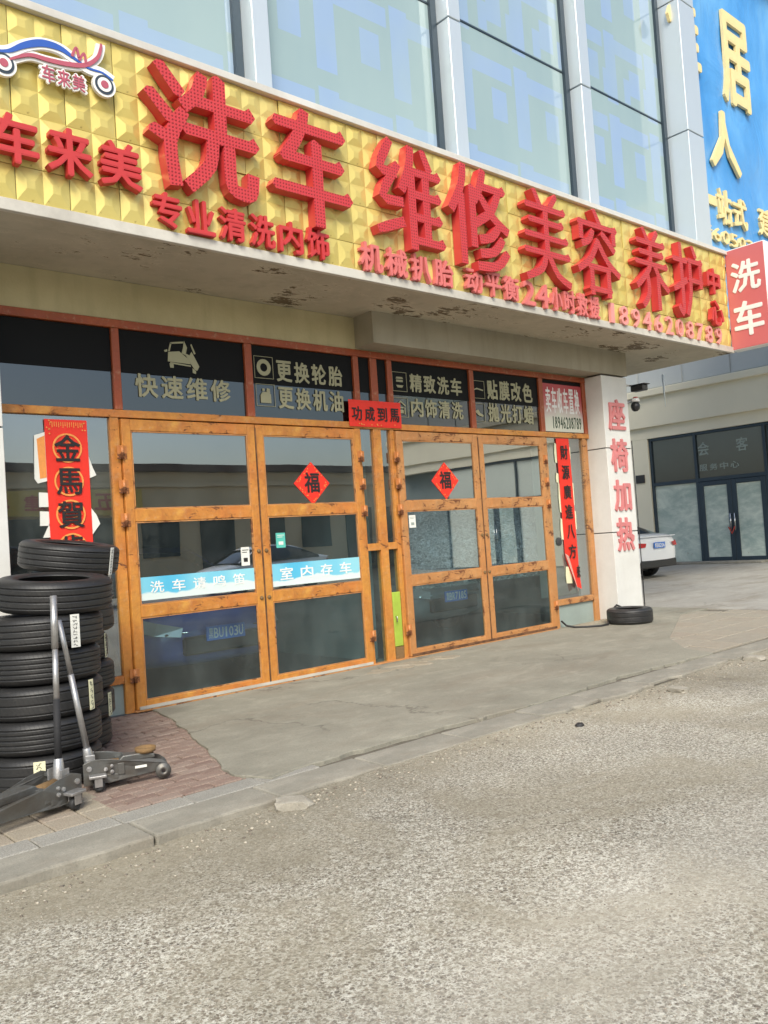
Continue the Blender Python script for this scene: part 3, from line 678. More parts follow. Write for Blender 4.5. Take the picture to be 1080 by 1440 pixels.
# upper block behind the glass
MB().box(-6, 12.78, 7.5, 16, 4.02, 14.2).box(12.781, 24, 7.42, 7.8, 4.9, 14.2).build('upper_block', M['grey_panel'], bld)
MB().box(12.8, 24, 7.0, 7.149, 4.7, 4.9).build('edge_beam', M['grey_panel'], bld)
MB().box(-6, 13.7, 7.19, 7.4, 5.2, 5.42).build('sill_beam', M['trim'], bld)
mull = [(-1.1, -.9, 6.95), (1.84, 2.04, 6.95), (4.76, 4.96, 6.95), (7.70, 7.92, 6.95), (10.48, 10.72, 6.95), (13.22, 13.74, 6.78)]
for a, b, yf in mull:
    for z0, z1 in ((5.42, 7.84), (7.86, 10.09), (10.11, 12.3), (12.32, 14.2)):
        MB().box(a, b, yf, 7.35, z0, z1, .006).build('mullion_panel', M['mullion'], bld, loc=(a, yf, z0))
for i in range(len(mull)-1):
    xa, xb = mull[i][1], mull[i+1][0]
    MB().box(xa+.002, xb-.002, 7.30, 7.36, 5.42, 14.2).build('glazing_backing', M['dark'], bld)
    for z0, z1 in ((5.42, 8.09), (8.12, 10.34), (10.37, 12.6), (12.63, 14.2)):
        k = 1 if i < 1 else 1
        MB().box(xa+.03, xb-.03, 7.20, 7.225, z0, z1).build('glass_panel', M['curtain'], bld, loc=(xa, 7.2, z0))
    MB().box(xb-.10, xb-.004, 7.15, 7.199, 5.42, 14.2).build('gasket', M['navy_frame'], bld)
    for z0 in (8.09, 10.34, 12.6):
        MB().box(xa+.002, xb-.002, 7.19, 7.29, z0+.002, z0+.028).build('transom_bar', M['navy_frame'], bld)
# interior of the bays
MB().box(2.0, 11.0, 14.2, 14.3, 0, 3.9).box(2.0, 2.1, D+.3, 14.2, 0, 3.9).box(10.9, 11.02, D+.3, 14.2, 0, 3.9).box(6.2, 6.36, D+.3, 14.2, 0, 3.9).build('interior_wall', M['interior'], bld)
MB().box(2.0, 11.0, D-.03, 14.2, -.1, .004).build('interior_floor', M['int_floor'], bld)
for i in range(3):
    MB().box(6.9+i*1.3, 7.9+i*1.3, 14.15, 14.19, 1.4, 3.2).build('interior_window', M['pale_pane'], bld)
# pillars
def pillar(x0, x1, label, cable):
    p = empty('clad_pillar', ((x0+x1)/2, 7.1, 0), label=label, cat='pillar', group='white clad pillars flanking the shop front')
    zj = [0, 1.26, 2.48, 3.545]
    for i in range(3):
        MB().box(x0, x1, 6.93, 7.6, zj[i]+.008, zj[i+1]-.006, .004).build('cladding_panel', M['pillar'], p, loc=(x0, 6.93, zj[i]))
    MB().box(x0+.01, x1-.01, 6.94, 7.58, 0, 3.54).build('pillar_core', M['dark'], p)
    return p
pr = pillar(10.38, 11.02, 'white clad pillar with four red Chinese characters down its face, right of the doors', True)
pl = pillar(1.45, 2.13, 'plain white clad pillar cut by the left edge, beside the tyre stacks', False)
# raised letters on the right pillar
cells = [((850, 550), (880, 602)), ((853, 614), (884, 671)), ((859, 683), (890, 738)), ((865, 748), (897, 806))]
cells = [(3.20, 2.74), (2.62, 2.13), (2.02, 1.56), (1.47, .98)]
for ch, (zt, zb) in zip('座椅加热', cells):
    mb = MB(); put_glyph(mb, ch, 10.47, 10.90, zb, zt, 6.908, .02, .03); o = mb.build('character', M['pink_red'], pr)
# ------------------------------------------------------------------ shop front
sf = empty('storefront', (6.3, D, 0), label='orange steel shop front with four glazed door leaves and dark film transoms', cat='shop front')
def bar(x0, x1, z0, z1, mat='frame', y0=D-.035, y1=D+.05, name='frame_bar', parent=None):
    return MB().box(x0, x1, y0, y1, z0, z1, .004).build(name, M[mat], parent or sf, loc=(x0, D, z0))
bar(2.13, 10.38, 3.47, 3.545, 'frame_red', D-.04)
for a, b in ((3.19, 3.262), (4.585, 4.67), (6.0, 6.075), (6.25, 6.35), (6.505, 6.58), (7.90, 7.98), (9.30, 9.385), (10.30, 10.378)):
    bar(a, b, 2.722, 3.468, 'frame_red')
bar(2.13, 10.378, 2.65, 2.72, 'frame', D-.04)
for a, b in ((3.13, 3.215), (5.955, 6.04), (6.23, 6.345), (6.485, 6.545), (9.285, 9.385), (10.22, 10.30)): bar(a, b, 0, 2.648, 'frame' if a < 9 else 'frame_old')
bar(3.215, 3.26, 0.0, 2.648, 'frame_old', D+.0, D+.05)
for a, b in ((6.04, 6.23), (6.345, 6.485)): bar(a+.002, b-.002, 1.27, 1.35)
bar(2.13, 3.128, .27, .34); bar(9.387, 10.218, .31, .39, 'frame_old')
bar(10.302, 10.378, 0, 2.648, 'frame_old', D, D+.05)
# transom panes: smoked glass; the upper matt black sheet paints in a dark reflection
tx = [(2.13, 3.188), (3.264, 4.583), (4.672, 5.998), (6.077, 6.248), (6.352, 6.503), (6.582, 7.898), (7.982, 9.298), (9.387, 10.298)]
for i, (a, b) in enumerate(tx):
    zc = 3.06 if i < 7 else 2.73
    lo = MB().box(a, b, D, D+.012, 2.722, 3.468).build('transom_pane', M['film_glass'], sf, loc=(a, D, 2.72))
    MB().box(a+.002, b-.002, D-.006, D-.002, 3.07 if i < 7 else 3.40, 3.466).build('painted_reflection', M['painted_reflection'], lo)
# fixed side lights
for a, b, z0, z1, m in ((2.13, 3.128, .342, 2.648, 'glass_side'), (6.042, 6.228, 1.352, 2.648, 'glass_side'), (6.042, 6.228, .0, 1.268, 'glass_dirty'), (6.347, 6.483, 1.352, 2.648, 'glass_side'), (6.347, 6.483, .0, 1.268, 'glass_dirty'), (9.387, 10.218, .392, 2.648, 'glass_side')):
    MB().box(a, b, D, D+.01, z0, z1).build('side_pane', M[m], sf, loc=(a, D, z0))
MB().box(9.387, 10.218, D, D+.02, 0, .308).build('kick_panel', M['frosted'], sf); MB().box(2.13, 3.128, D, D+.02, 0, .268).build('kick_panel', M['frosted'], sf)
MB().box(9.39, 10.21, D+.012, D+.016, .41, 2.64).build('frosted_backing', M['frosted'], sf)
bpy.data.objects['frosted_backing'].location.y += .25
MB().lathe([(.001, 0), (.055, 0), (.06, .004), (.055, .012), (.001, .012)], 24, (9.53, D-.014, 1.19), 1, False).build('blanking_disc', M['dark'], sf)
# door leaves
def door(x0, x1, hinge, mat, lean=0, dirty=('glass', 'glass', 'glass_dirty')):
    d = empty('door_leaf', (x0 if hinge < 0 else x1, D-.02, 0), parent=sf)
    yf, yb = D-.065, D-.015
    def r(a, b, c, e, nm): return MB().box(a, b, yf, yb, c, e, .005).build(nm, M[mat], d, loc=(a, yf, c))
    sw = .085
    r(x0, x0+sw, .02, 2.635, 'stile'); r(x1-sw, x1, .02, 2.635, 'stile')
    for za, zb in ((.02, .095), (.835, .945), (1.70, 1.815), (2.53, 2.634)): r(x0+sw+.001, x1-sw-.001, za, zb, 'rail')
    for (za, zb), g in zip(((1.815, 2.53), (.945, 1.70), (.095, .835)), dirty):
        MB().box(x0+sw+.001, x1-sw-.001, D-.045, D-.037, za+.001, zb-.001).build('pane', M[g], d, loc=(x0, D, za))
        # glazing bead round the pane
        t = .012; a, b = x0+sw+.002, x1-sw-.002
        MB().box(a, b, yf+.006, yf+.018, za+.001, za+t).box(a, b, yf+.006, yf+.018, zb-t, zb-.001).box(a, a+t, yf+.006, yf+.018, za+t, zb-t).box(b-t, b, yf+.006, yf+.018, za+t, zb-t).build('glazing_bead', M['frame_old'], d)
    hx = x0-.01 if hinge < 0 else x1+.01
    for hz in (2.33, 2.02, 1.72, .33):
        mb = MB(); mb.tube([(hx, yf-.012, hz-.06), (hx, yf-.012, hz+.06)], .016, 10); mb.box(hx-.045, hx+.045, yf-.006, yf+.001, hz-.06, hz+.06)
        mb.build('hinge', M['hinge'], d, loc=(hx, yf, hz), bev=0)
    kx = x1-.04 if hinge < 0 else x0+.04
    for kz in (1.36, .89):
        MB().lathe([(.001, -.012), (.018, -.012), (.022, 0), (.001, 0)], 14, (kx, yf, kz), 1, False).build('lock_knob', M['rust'], d)
    return d
d1 = door(3.222, 4.625, -1, 'frame'); d2 = door(4.635, 5.985, 1, 'frame')
d3 = door(6.55, 7.935, -1, 'frame_old'); d4 = door(7.945, 9.275, 1, 'frame_old')
for xs_, z_ in ((4.63, 2.6), (7.94, 2.6)): MB().box(xs_-.007, xs_+.007, D-.07, D-.018, .03, z_).build('rusty_seam', M['seam'], sf)
for a, b in ((3.24, 5.97), (6.57, 9.26)): MB().box(a, b, D-.078, D-.067, .022, .05).build('kick_strip', M['trim'] if a < 5 else M['seam'], sf)
bar(3.2, 9.3, .0, .018, 'frame_old', D-.08, D+.02)

# ------------------------------------------------------------------ things on the glass
YG = D-.0105     # face of fixed glass
def print_row(text, L, Rr, top, bot, parent, y, mat='film_text', off=.03, depth=.004, name='lettering', fill=.86):
    a, b = at(*L, 1, D), at(*Rr, 1, D); z1, z0 = at(*top, 1, D).z, at(*bot, 1, D).z
    mb = MB(); row(mb, text, a.x, b.x, z0, z1, y, depth, off, fill); return mb.build(name, M[mat], parent, loc=(a.x, y, z0))
YT = D-.012
print_row('快速维修', (187, 545), (326, 555), (255, 530), (255, 562), sf, YT)
print_row('更换轮胎', (386, 520), (482, 530), (430, 511), (430, 540), sf, YT)
print_row('更换机油', (389, 558), (484, 570), (430, 547), (430, 577), sf, YT)
print_row('精致洗车', (574, 540), (650, 550), (610, 529), (610, 554), sf, YT)
print_row('内饰清洗', (576, 575), (652, 585), (612, 563), (612, 588), sf, YT)
print_row('贴膜改色', (683, 550), (749, 560), (715, 537), (715, 564), sf, YT)
print_row('抛光打蜡', (685, 582), (751, 590), (717, 569), (717, 595), sf, YT)
def icon(parts_, name, cx, cz, s, mat='film_text'):
    mb = MB()
    for poly in parts_: mb.prism([(cx+a*s, cz+b*s) for a, b in poly], 1, YT, YT+.004)
    return mb.build(name, M[mat], sf, loc=(cx, YT, cz))
def ringpoly(r0, r1, n=20, a0=0, a1=2*math.pi, cx=0, cy=0):
    return [[(cx+r*math.cos(t), cy+r*math.sin(t)) for r, t in ((r0, u), (r1, u), (r1, v), (r0, v))] for u, v in [(a0+(a1-a0)*k/n, a0+(a1-a0)*(k+1)/n) for k in range(n)]]
def frame_sq(s=1, t=.05): return [[(-s, -s), (s, -s), (s, -s+t), (-s, -s+t)], [(-s, s-t), (s, s-t), (s, s), (-s, s)], [(-s, -s+t), (-s+t, -s+t), (-s+t, s-t), (-s, s-t)], [(s-t, -s+t), (s, -s+t), (s, s-t), (s-t, s-t)]]
c = at(256, 502, 1, D)
icon([[(-.95, -.35), (-.9, .2), (-.2, .3), (.35, -.1), (.5, -.4)], [(-.9, .25), (-.75, .75), (-.65, .75), (-.8, .25)], [(-.75, .68), (.1, .8), (.1, .9), (-.72, .78)], [(.15, .95), (.32, .55), (.22, .2), (.45, .12), (.6, .35), (1.05, -.5), (.9, -.75), (.75, -.72), (.2, .1), (-.05, .2), (.05, .5)],
      [(.55, .75), (.62, .8), (.85, .25), (.75, .2)], [(-1.15, .28), (-.95, .35), (-.95, .22), (-1.1, .18)], [(-.85, -.45), (-.6, -.45), (-.6, -.7), (-.82, -.7)], [(.6, -.62), (.82, -.8), (.8, -.95), (.6, -.9)], [(-.8, -.38), (.5, -.47), (.5, -.55), (-.8, -.46)]], 'car_spanner_icon', c.x, c.z, .165)
for (u, v), kind in (((370, 517), 'tyre'), ((373, 556), 'can'), ((561, 537), 'lift'), ((563, 573), 'house'), ((672, 548), 'coat'), ((673, 580), 'gun')):
    c = at(u, v, 1, D); s = .115
    icon(frame_sq(1, .04), 'icon_border', c.x, c.z, s)
    P = {'tyre': ringpoly(.38, .75, 22), 'can': [[(-.55, -.7), (.55, -.7), (.55, .1), (.3, .3), (-.3, .3), (-.55, .0)], [(-.35, .38), (-.1, .38), (-.1, .6), (-.35, .6)], [(.1, .35), (.5, .2), (.45, .6), (.15, .65)]],
         'lift': [[(-.4, .5), (.4, .5), (.5, .3), (-.5, .3)], [(-.45, .2), (.45, .2), (.45, -.02), (-.45, -.02)], [(-.5, -.35), (.5, -.35), (.3, -.6), (-.3, -.6)]],
         'house': [[(-.7, .2), (0, .7), (.7, .2), (.6, .1), (0, .52), (-.6, .1)], [(-.6, .0), (-.48, .0), (-.48, -.7), (-.6, -.7)], [(.48, .0), (.6, .0), (.6, -.7), (.48, -.7)], [(-.35, .05), (.35, .05), (.35, -.1), (-.35, -.1)], [(-.35, -.25), (.35, -.25), (.35, -.6), (-.35, -.6)]],
         'coat': [[(-.8, .0), (-.3, .18), (.8, .0), (.7, -.12), (-.2, .02), (-.8, -.1)]],
         'gun': [[(-.8, .1), (-.1, .3), (.2, -.1), (.7, -.3), (.6, -.5), (-.1, -.35), (-.5, -.05)]]}[kind]
    icon(P, 'service_icon', c.x, c.z, s)

def paper(name, quad, y, mat, th=.003, curl=0, label=None, cat=None, group=None, parent=None):
    """thin paper sheet with slight waviness; quad: (x0,x1,z0,z1)"""
    x0, x1, z0, z1 = quad; mb = MB(); nx, nz = 6, max(6, int((z1-z0)*12))
    vs = []
    for k in (0, 1):
        for j in range(nz+1):
            for i in range(nx+1):
                u, v = i/nx, j/nz; w = .002*math.sin(7*v+3*u+x0)+.0015*math.sin(13*u+5*v)
                vs.append((x0+(x1-x0)*u, y-.004+w+(th if k else 0), z0+(z1-z0)*v))
    n = (nx+1)*(nz+1); fs = []
    for k in (0, 1):
        for j in range(nz):
            for i in range(nx):
                a = k*n+j*(nx+1)+i; fs.append((a, a+1, a+nx+2, a+nx+1) if k == 0 else (a, a+nx+1, a+nx+2, a+1))
    ring = [j*(nx+1) for j in range(nz+1)]; 
    for j in range(nz):
        for e in (0, nx): a = j*(nx+1)+e; fs.append((a, a+nx+1, a+nx+1+n, a+n))
    for i in range(nx):
        for e in (0, nz*(nx+1)): a = e+i; fs.append((a, a+1, a+1+n, a+n))
    mb.add(vs, fs, False)
    return mb.build(name, M[mat], parent, loc=(x0, y, z0), label=label, cat=cat, group=group)
# left vertical couplet
cl = paper('couplet_banner', (2.558, 2.925, 1.05, 2.612), D-.012, 'red_paper', label='wide red paper couplet with black brush characters hanging behind the tyres on the left pane', cat='paper banner')
yb = D-.0225
for k, (ch, zc) in enumerate(zip('金馬賀歲', (2.365, 2.075, 1.79, 1.50))):
    mb = MB()
    for rr in ringpoly(.112, .128, 28, cx=2.742, cy=zc): mb.prism(rr, 1, yb, yb+.002)
    for q in range(46):
        a, r = random.uniform(0, 6.28), random.uniform(.03, .105); x, z = 2.742+r*math.cos(a), zc+r*math.sin(a); w = random.uniform(.004, .008)
        mb.prism([(x-w, z), (x, z-w*.5), (x+w, z), (x, z+w*.5)], 1, yb+.0005, yb+.002)
    mb.build('gold_roundel', M['gold_ink'], cl, kind='stuff')
    mb = MB(); put_glyph(mb, ch, 2.63, 2.855, zc-.115, zc+.115, yb-.004, .003, .022); mb.build('character', M['ink'], cl)
mb = MB()
for q in range(16):
    x = 2.60+.28*q/15; l = .03+.02*abs(math.sin(q*1.3)); mb.box(x, x+.006, yb, yb+.002, 2.59-l, 2.59)
for q in range(10):
    x, z = (random.choice((2.59, 2.89))+random.uniform(-.02, .02), random.uniform(2.48, 2.6)); mb.prism([(x-.008, z), (x, z-.008), (x+.008, z), (x, z+.008)], 1, yb, yb+.002)
mb.build('gold_fringe', M['gold_ink'], cl, kind='stuff')
# remains of an older white-edged sticker behind it
st = empty('window_sticker', (2.5, D-.01, 2), label='torn white edges of an older sticker round the left couplet', cat='sticker')
for poly in ([(2.47, 2.47), (2.56, 2.50), (2.56, 2.08), (2.48, 2.06), (2.455, 2.10)], [(2.48, 1.86), (2.56, 1.86), (2.56, 1.98), (2.485, 1.985)], [(2.48, 1.70), (2.56, 1.70), (2.56, 1.82), (2.485, 1.825)],
             [(2.92, 2.33), (2.96, 2.2), (2.99, 2.13), (2.92, 2.10)], [(2.92, 1.85), (2.97, 1.78), (3.0, 1.70), (2.92, 1.60)], [(2.50, 1.60), (2.56, 1.72), (2.56, 1.60)]):
    MB().prism(poly, 1, D-.0095, D-.008).build('sticker_scrap', M['paper'], st)
MB().prism([(2.49, 2.44), (2.556, 2.47), (2.556, 2.11), (2.50, 2.10)], 1, D-.0115, D-.010).build('yellow_print', M['gold_ink'], st)
# right vertical couplet: narrow, lower end curling off
cr = empty('couplet_banner', (9.79, D-.02, 1.5), label='narrow red couplet peeling off at its foot, on the side pane beside the pillar', cat='paper banner')
mb = MB(); nz = 30; vs = []
z1, z0 = 2.64, .50
for j in range(nz+1):
    t = j/nz; z = z1+(z0-z1)*t; curl = max(0, t-.78)/.22
    xl = 9.615+.03*t+curl*.16; xr = 9.90+.035*t-.03*curl; y = D-.016-.004*math.sin(6*t)-.035*curl*curl
    vs += [(xl, y, z+.04*curl), (xr, y-.006, z)]
vs2 = [(a, b+.003, c) for a, b, c in vs]; n = len(vs)
fs = [(2*j, 2*j+1, 2*j+3, 2*j+2) for j in range(nz)]+[(n+2*j+2, n+2*j+3, n+2*j+1, n+2*j) for j in range(nz)]+[(2*j+e, 2*j+2+e, n+2*j+2+e, n+2*j+e) for j in range(nz) for e in (0, 1)]+[(0, 1, n+1, n), (2*nz, 2*nz+1, n+2*nz+1, n+2*nz)]
mb.add(vs+vs2, fs); mb.build('paper_strip', M['red_paper'], cr)
mb = MB(); mb.add([(9.63, D-.02, 1.02), (9.655, D-.06, .98), (9.79, D-.085, .47), (9.83, D-.05, .50)], [(0, 1, 2, 3)]); mb.add([(9.63, D-.017, 1.02), (9.655, D-.056, .98), (9.79, D-.081, .47), (9.83, D-.046, .50)], [(3, 2, 1, 0)])
mb.build('curled_edge', M['red_paper_back'], cr)
for k, (ch, zc) in enumerate(zip('財源廣進八方', (2.44, 2.16, 1.88, 1.60, 1.32, 1.04))):
    mb = MB(); xo = 9.765+.03*k/6; put_glyph(mb, ch, xo-.085, xo+.085, zc-.10, zc+.10, D-.034, .003, .022); mb.build('character', M['ink'], cr)
mb = MB(); put_glyph(mb, '來', 9.83, 9.91, .66, .84, D-.052, .003, .02); mb.build('character', M['ink'], cr)
st = empty('window_sticker', (9.6, D-.01, 1.5), label='cream torn remains of an older sticker behind the narrow right couplet', cat='sticker')
for a, b, c_, d in ((9.575, 9.615, 2.30, 2.56), (9.57, 9.62, 2.02, 2.14), (9.60, 9.63, 1.60, 2.0), (9.59, 9.64, 1.22, 1.5), (9.88, 9.935, 2.36, 2.52), (9.90, 9.95, 1.7, 2.0), (9.91, 9.96, 1.35, 1.6), (9.63, 9.76, .60, .82)):
    MB().prism([(a, c_), (b, c_-.01), (b+.005, d), (a+.01, d+.015), (a-.008, (c_+d)/2)], 1, D-.0095, D-.008).build('sticker_scrap', M['paper_y'], st)
# horizontal banner
hb = paper('lintel_banner', (5.875, 6.655, 2.668, 2.968), D-.052, 'red_paper', label='short red banner with four black characters across the middle post above the doors', cat='paper banner')
for k, ch in enumerate('功成到馬'):
    mb = MB(); x = 5.985+.188*k; put_glyph(mb, ch, x-.072, x+.072, 2.735, 2.895, D-.066, .003, .022); mb.build('character', M['ink'], hb)
mb = MB()
for q in range(9):
    x, z = random.uniform(5.9, 6.63), random.choice((2.70, 2.94, 2.69)); mb.prism([(x-.009, z), (x, z-.009), (x+.009, z), (x, z+.009)], 1, D-.064, D-.062)
mb.build('gold_speckle', M['gold_ink'], hb, kind='stuff')
# fu diamonds
def diamond(cx, cz, s, label):
    y = D-.046
    o = MB().prism([(cx-s, cz), (cx, cz-s*.97), (cx+s, cz), (cx, cz+s*.97)], 1, y-.004, y-.001).build('fortune_diamond', M['red_paper'], loc=(cx, y, cz), label=label, cat='paper decoration', group='red fortune diamonds on the doors')
    mb = MB(); put_glyph(mb, '福', cx-s*.42, cx+s*.42, cz-s*.42, cz+s*.50, y-.008, .003, .03); mb.build('character', M['ink'], o)
    mb = MB()
    for q in range(40):
        e = random.randrange(4); t = random.uniform(.05, .95); k = random.uniform(.78, .92)
        P = [(-1, 0), (0, -1), (1, 0), (0, 1)]; a, b = P[e], P[(e+1) % 4]; x = cx+s*k*(a[0]+(b[0]-a[0])*t); z = cz+s*k*(a[1]+(b[1]-a[1])*t); w = .007
        mb.prism([(x-w, z), (x, z-w), (x+w, z), (x, z+w)], 1, y-.0055, y-.004)
    mb.build('gold_border', M['gold_ink'], o, kind='stuff'); return o
diamond(5.31, 2.035, .235, 'red paper diamond with black character on the second door leaf from the tyres')
diamond(7.322, 2.05, .235, 'red paper diamond with black character on the door leaf just right of the green cabinet')
# red / white poster in the last transom
po = MB().box(9.40, 10.29, D-.016, D-.012, 2.735, 3.41).build('transom_poster', M['poster'], loc=(9.4, D, 2.7), label='faded red and white poster with phone number in the transom next to the pillar', cat='poster')
mb = MB(); row(mb, '卖车收车置换', 9.44, 10.24, 3.0, 3.36, D-.019, .003, .01, .8); mb.build('lettering', M['wht'], po)
mb = MB(); row(mb, '18946208789', 9.56, 10.25, 2.78, 2.95, D-.019, .003, .01, .78); mb.build('phone_number', simple('dark_green_print', (.03, .06, .03), .5, bump=0), po)
# blue strips on the door glass
for (a, b, zt, zb, tx_, lab) in ((3.315, 4.535, 1.195, .985, '洗车请鸣笛', 'blue wave sticker strip with five white characters on the leaf nearest the tyres'), (4.725, 5.895, 1.215, .985, '室内存车', 'blue wave sticker strip with four white characters on the second leaf')):
    o = MB().box(a, b, D-.0495, D-.046, zb, zt).build('door_strip', M['strip'], loc=(a, D, zb), label=lab, cat='sticker', group='blue sticker strips across the left doors')
    mb = MB(); row(mb, tx_, a+.06, b-.08, zb+.062, zt-.042, D-.053, .003, .02, .62); mb.build('lettering', M['wht'], o)
for (u0, v0, u1, v1, mt, lab, in_) in ((335, 770, 348, 795, 'paper', 'white notice sticker above the blue strip on the first door leaf', 'ink'), (384, 750, 398, 770, 'teal', 'small teal and white sticker above the blue strip on the second door leaf', 'paper'), (571, 725, 581, 742, 'paper', 'small pale sticker at the upper corner of the plastic covered pane', 'frosted')):
    a, b = at(u0, v0, 1, D), at(u1, v1, 1, D)
    if mt == 'teal' and 'teal' not in M: M['teal'] = simple('teal_sticker', (.10, .48, .40), .4)
    o = MB().box(a.x, b.x, D-.0505, D-.046, b.z, a.z).build('notice_sticker', M[mt], loc=(a.x, D, b.z), label=lab, cat='sticker')
    w, h = b.x-a.x, a.z-b.z
    MB().box(a.x+w*.25, b.x-w*.25, D-.052, D-.0507, b.z+h*.2, b.z+h*.42).box(a.x+w*.12, b.x-w*.12, D-.052, D-.0507, a.z-h*.18, a.z-h*.14).box(a.x+w*.12, b.x-w*.3, D-.052, D-.0507, a.z-h*.3, a.z-h*.26).build('print', M[in_], o, kind='stuff')

# lime green cabinet inside the middle light
gb = MB().box(6.352, 6.475, D-.035, D-.012, .16, .78, .006).build('green_cabinet', M['green_box'], loc=(6.4, D, .16), label='narrow lime green cabinet standing in the foot of the middle light', cat='cabinet')
MB().box(6.352, 6.475, D-.035, D+.06, .0, .155).build('plinth', M['rust'], gb)
MB().tube([(6.38, D-.036, .50), (6.38, D-.055, .50), (6.38, D-.055, .44)], .009, 8).build('latch', M['chrome'], gb)
# plastic sheet behind the right pair
mb = MB(); nx, nz = 50, 18
vs = [(6.60+2.62*i/nx, D+.13+.035*math.sin(i*.9+j*.6)*math.sin(j*.7)+random.uniform(-.012, .012), .75+1.02*j/nz+.03*math.sin(i*.4)*(j == nz)) for j in range(nz+1) for i in range(nx+1)]
mb.add(vs, [(j*(nx+1)+i, j*(nx+1)+i+1, (j+1)*(nx+1)+i+1, (j+1)*(nx+1)+i) for j in range(nz) for i in range(nx)], True)
mb.build('plastic_sheet', M['plastic'], loc=(7.9, D+.13, .75), label='crinkled clear plastic sheet hung behind the middle panes of the right doors', cat='plastic sheet')

# ------------------------------------------------------------------ fascia sign
sg = empty('fascia_sign', (7.3, F, 4.0), label='long gold relief shop fascia with big red dotted characters over the shop front', cat='shop sign')
# panels of 2 x 2 pyramids
tile_meshes = []
PW = .3925
def tile_mesh(w, h, seed):
    r = random.Random(seed); mb = MB(); s = PW/2
    nx, nz = max(1, round(w/s)), max(1, round(h/s)); sx, sz = w/nx, h/nz; g = .0025
    for i in range(nx):
        for j_ in range(nz):
            x0, z0 = i*sx+(g if i == 0 else 0), j_*sz+(g if j_ == 0 else 0); x1, z1 = (i+1)*sx-(g if i == nx-1 else 0), (j_+1)*sz-(g if j_ == nz-1 else 0)
            cx, cz, d = (x0+x1)/2+r.uniform(-.006, .006), (z0+z1)/2+r.uniform(-.006, .006), -.015+r.uniform(-.006, .005)
            q = .03; b0 = -.0
            vs = [(x0, 0, z0), (x1, 0, z0), (x1, 0, z1), (x0, 0, z1), (cx-q, d, cz-q), (cx+q, d, cz-q), (cx+q, d, cz+q), (cx-q, d, cz+q)]
            mb.add(vs, [(0, 1, 5, 4), (1, 2, 6, 5), (2, 3, 7, 6), (3, 0, 4, 7), (4, 5, 6, 7)])
    mb.box(g, w-g, .0001, .012, g, h-g)
    me = mb.mesh('gold_tile'); me.materials.append(M['gold']); return me
zrow = [4.0, 4.26, 4.652, 5.044, 5.434]
cache = {}
i = 0; x = 2.056-PW*4
while x < 12.72:
    w = min(PW, 12.735-x)
    for j_ in range(4):
        h = zrow[j_+1]-zrow[j_]; k = (round(w, 3), round(h, 3), random.randrange(3))
        if k not in cache: cache[k] = tile_mesh(w, h, len(cache))
        o = link('gold_tile', cache[k], sg, (x, F+random.uniform(-.002, .002), zrow[j_])); o.rotation_euler = (random.uniform(-.012, .012), 0, random.uniform(-.02, .02))
    x += w+.0001; i += 1
# big characters: (char, left, right, top, bottom) measured on their front face
YB = F-.125
big = [('洗', (206, 215), (368, 245), (293, 102), (340, 288)), ('车', (380, 200), (497, 285), (415, 149), (445, 318)), ('维', (523, 260), (628, 340), (536, 190), (580, 350)),
       ('修', (632, 300), (720, 365), (645, 226), (650, 369)), ('美', (737, 350), (805, 390), (757, 266), (800, 406)), ('容', (810, 335), (873, 378), (836, 296), (862, 420)),
       ('养', (890, 340), (941, 385), (902, 318), (925, 435)), ('护', (945, 370), (991, 400), (957, 340), (965, 445))]
for ch, L_, R2, T_, B_ in big:
    a, b, t, l = at(*L_, 1, YB), at(*R2, 1, YB), at(*T_, 1, YB), at(*B_, 1, YB)
    mb = MB(); hand_glyph(mb, ch, a.x, b.x, l.z, t.z, YB, .11, .118 if ch in '洗车' else (.102 if ch in '维修' else .088))
    o = mb.build('character', M['red_letter'], sg, loc=(a.x, YB, l.z))
def srow(text, L_, R2, top, bot, mat, y=F-.07, d=.05, off=.03, fill=.86):
    a, b = at(*L_, 1, y), at(*R2, 1, y); z1, z0 = at(*top, 1, y).z, at(*bot, 1, y).z; w = (b.x-a.x)/len(text)
    for i, ch in enumerate(text):
        if ch == ' ': continue
        nw = .5 if ch == '1' else 1; x = a.x+w*(i+(1-fill*nw)/2); mb = MB(); put_glyph(mb, ch, x, x+w*fill*nw, z0, z1, y, d, off); mb.build('small_character', M[mat], sg, loc=(x, y, z0))
srow('车来美', (-20, 200), (204, 230), (100, 181), (100, 247), 'red_plain', F-.10, .07, .03)
srow('专业清洗内饰', (212, 300), (466, 340), (230, 269), (240, 320), 'red_plain')
srow('机械扒胎', (504, 350), (640, 380), (518, 340), (525, 382), 'red_faded')
srow('动平衡', (653, 385), (732, 400), (670, 377), (675, 413), 'red_faded')
srow('24小时救援', (734, 400), (845, 430), (780, 403), (785, 437), 'red_faded')
srow('18946208789', (853, 440), (1018, 470), (930, 442), (932, 468), 'pink', F-.06, .035, .012, .62)
for ch, L_, R2, T_, B_ in (('中', (994, 385), (1013, 395), (1005, 378), (1006, 414)), ('心', (1000, 430), (1019, 450), (1006, 422), (1007, 457))):
    y = F-.1; a, b, t, l = at(*L_, 1, y), at(*R2, 1, y), at(*T_, 1, y), at(*B_, 1, y); mb = MB(); put_glyph(mb, ch, a.x, b.x, l.z, t.z, y, .07, .04); mb.build('small_character', M['red_plain'], sg, loc=(a.x, y, l.z))
